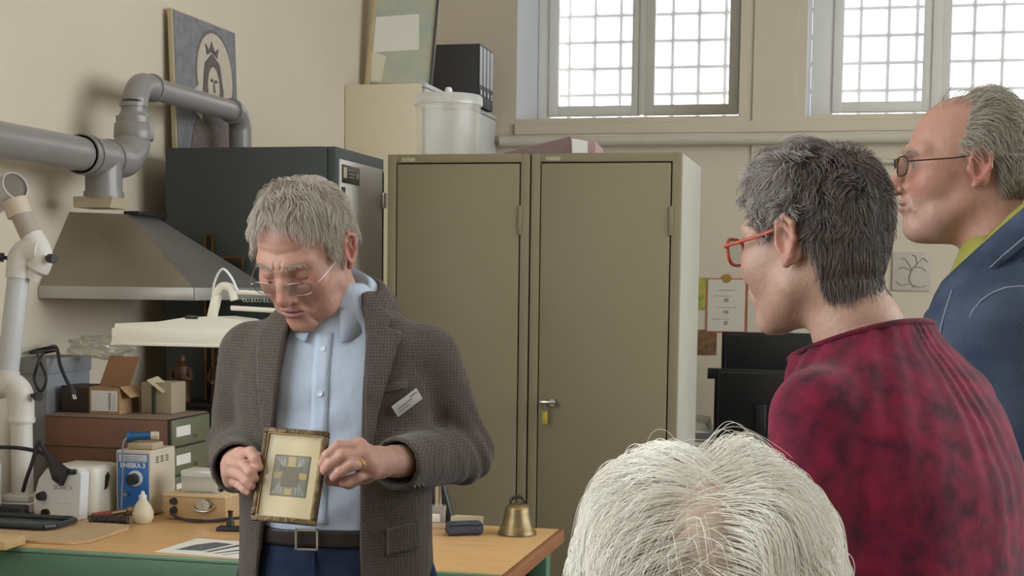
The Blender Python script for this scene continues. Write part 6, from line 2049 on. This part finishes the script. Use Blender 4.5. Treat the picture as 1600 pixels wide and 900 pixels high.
def fo_low(P, off=0.0):
    d = loft(P, TO, off)
    a = P.copy()
    a[:, 0] = np.abs(a[:, 0])
    d = smin(d, chain(a, [(.15, 0, 0.98), (.19, 0.0, 0.72), (.10, .22, 0.62)], [0.05 + off, 0.044 + off, 0.03 + off]), 0.02)
    d = smin(d, chain(a, [(.09, .02, .56), (.10, .42, .54), (.10, .40, .08)], [0.085 + off, 0.068 + off, 0.05 + off]), 0.03)
    return smin(d, rc(a, (.10, .42, .05), (.10, .50, .035), 0.042, 0.028), 0.03)


p1 = polygonize(fo_head, (-0.12, -0.13, 1.03), (0.12, 0.20, 1.40), 0.0026)
V, Q = joinm([p1, polygonize(lambda P: fo_low(P, -0.008), (-0.30, -0.2, 0.0), (0.30, 0.60, 1.10), 0.018)])
n0 = len(p1[0])
C = HO.colour(V, (0.56, 0.37, 0.29), LIP, FL)
hm, q = scalp(HO, V)
hm[n0:] = False
C[hm] = C[hm] * 0.55 + np.array((0.66, 0.58, 0.5)) * 0.45
mesh_from('body', V, Q, M_SKIN, po, col=C)
MH4 = hair_mat('hair_white', (248, 246, 240), (226, 220, 206), 0.35)
M_CARD2 = mk('grey_knit', (120, 118, 122), 0.9, var=(40, 0.1), bump=(160, 0.4))
solid('cardigan', lambda P: smax(fo_low(P, 0.006), smax(0.47 - P[:, 2], P[:, 1] - 0.16 - 0.9 * np.clip(P[:, 2] - 0.58, 0, 0.1), 0.02), 0.01), (-0.30, -0.2, 0.44), (0.30, 0.34, 1.11), 0.014, M_CARD2, po)
qh = q[:n0]
part = np.exp(-((qh[:, 0] + 0.008) / (0.022 + 0.09 * np.clip(0.105 - qh[:, 2], 0, 0.06))) ** 2) * (qh[:, 1] < -0.02) * np.clip((0.118 - qh[:, 2]) * 60, 0, 1)
rg = np.random.default_rng(31)
dense = hm[:n0] & (rg.uniform(0, 1, n0) > 0.92 * part)
rt, i = pick(V[:n0], dense, 22000, 32)
qn = HO.inv(rt)
nrm = grad(HO.sdf, rt)
sd = np.sign(qn[:, 0] + 0.004 + rg.normal(0, 0.012, len(rt)))
tw = np.clip((qn[:, 2] - 0.07) / 0.06, 0, 1)
loc = np.stack([sd * (0.75 - 0.15 * tw), -0.2 + 0.5 * tw, -0.25 + 0.35 * tw], 1)
dr = nrm * 0.35 + loc @ HO.R.T
strands('hair', rt, dr, rg.uniform(0.06, 0.125, len(rt)), HO, MH4, po, steps=11, vary=0.55, curl=0.2, grav=0.10, hug=0.5, rad=0.0003, seed=33, freq=42, lift=0.0155)
rt, i = pick(V[:n0], hm[:n0] & (qh[:, 2] > 0.06) & ((qh[:, 0] < 0.0) | (rg.uniform(0, 1, n0) < 0.4)), 170, 34)
qn = HO.inv(rt)
dr = grad(HO.sdf, rt) * 1.1 + rg.normal(0, 0.35, (len(rt), 3)) + np.stack([np.where(qn[:, 0] < 0, -0.5, 0.4), 0 * qn[:, 0], 0.1 + 0 * qn[:, 0]], 1) @ HO.R.T
strands('stray_hair', rt, dr, rg.uniform(0.04, 0.085, len(rt)), HO, MH4, po, steps=11, curl=0.3, grav=0.3, hug=0.12, rad=0.0002, seed=35, freq=50, lift=0.018)
t = thing('chair', 'dark chair under the white haired person in the foreground', 'chair', (-0.103, 1.12, 0), R(6))
MB().box((-0.22, -0.16, 0.40), (0.22, 0.27, 0.435), 0.012).build('seat', mk('chair_fabric', (60, 62, 70), 0.9, var=(60, 0.1)), t)
MB().box((-0.2, -0.215, 0.62), (0.2, -0.185, 0.92), 0.012, rot=rotm(6, 0, 0)).build('backrest', MATS['chair_fabric'], t)
for x in (-0.19, 0.19):
    MB().cyl((x, -0.195, 0.0), (x, -0.2, 0.88), 0.011).build('leg', M_BLACK, t)
    MB().cyl((x, 0.24, 0.0), (x, 0.24, 0.405), 0.011).build('leg', M_BLACK, t)
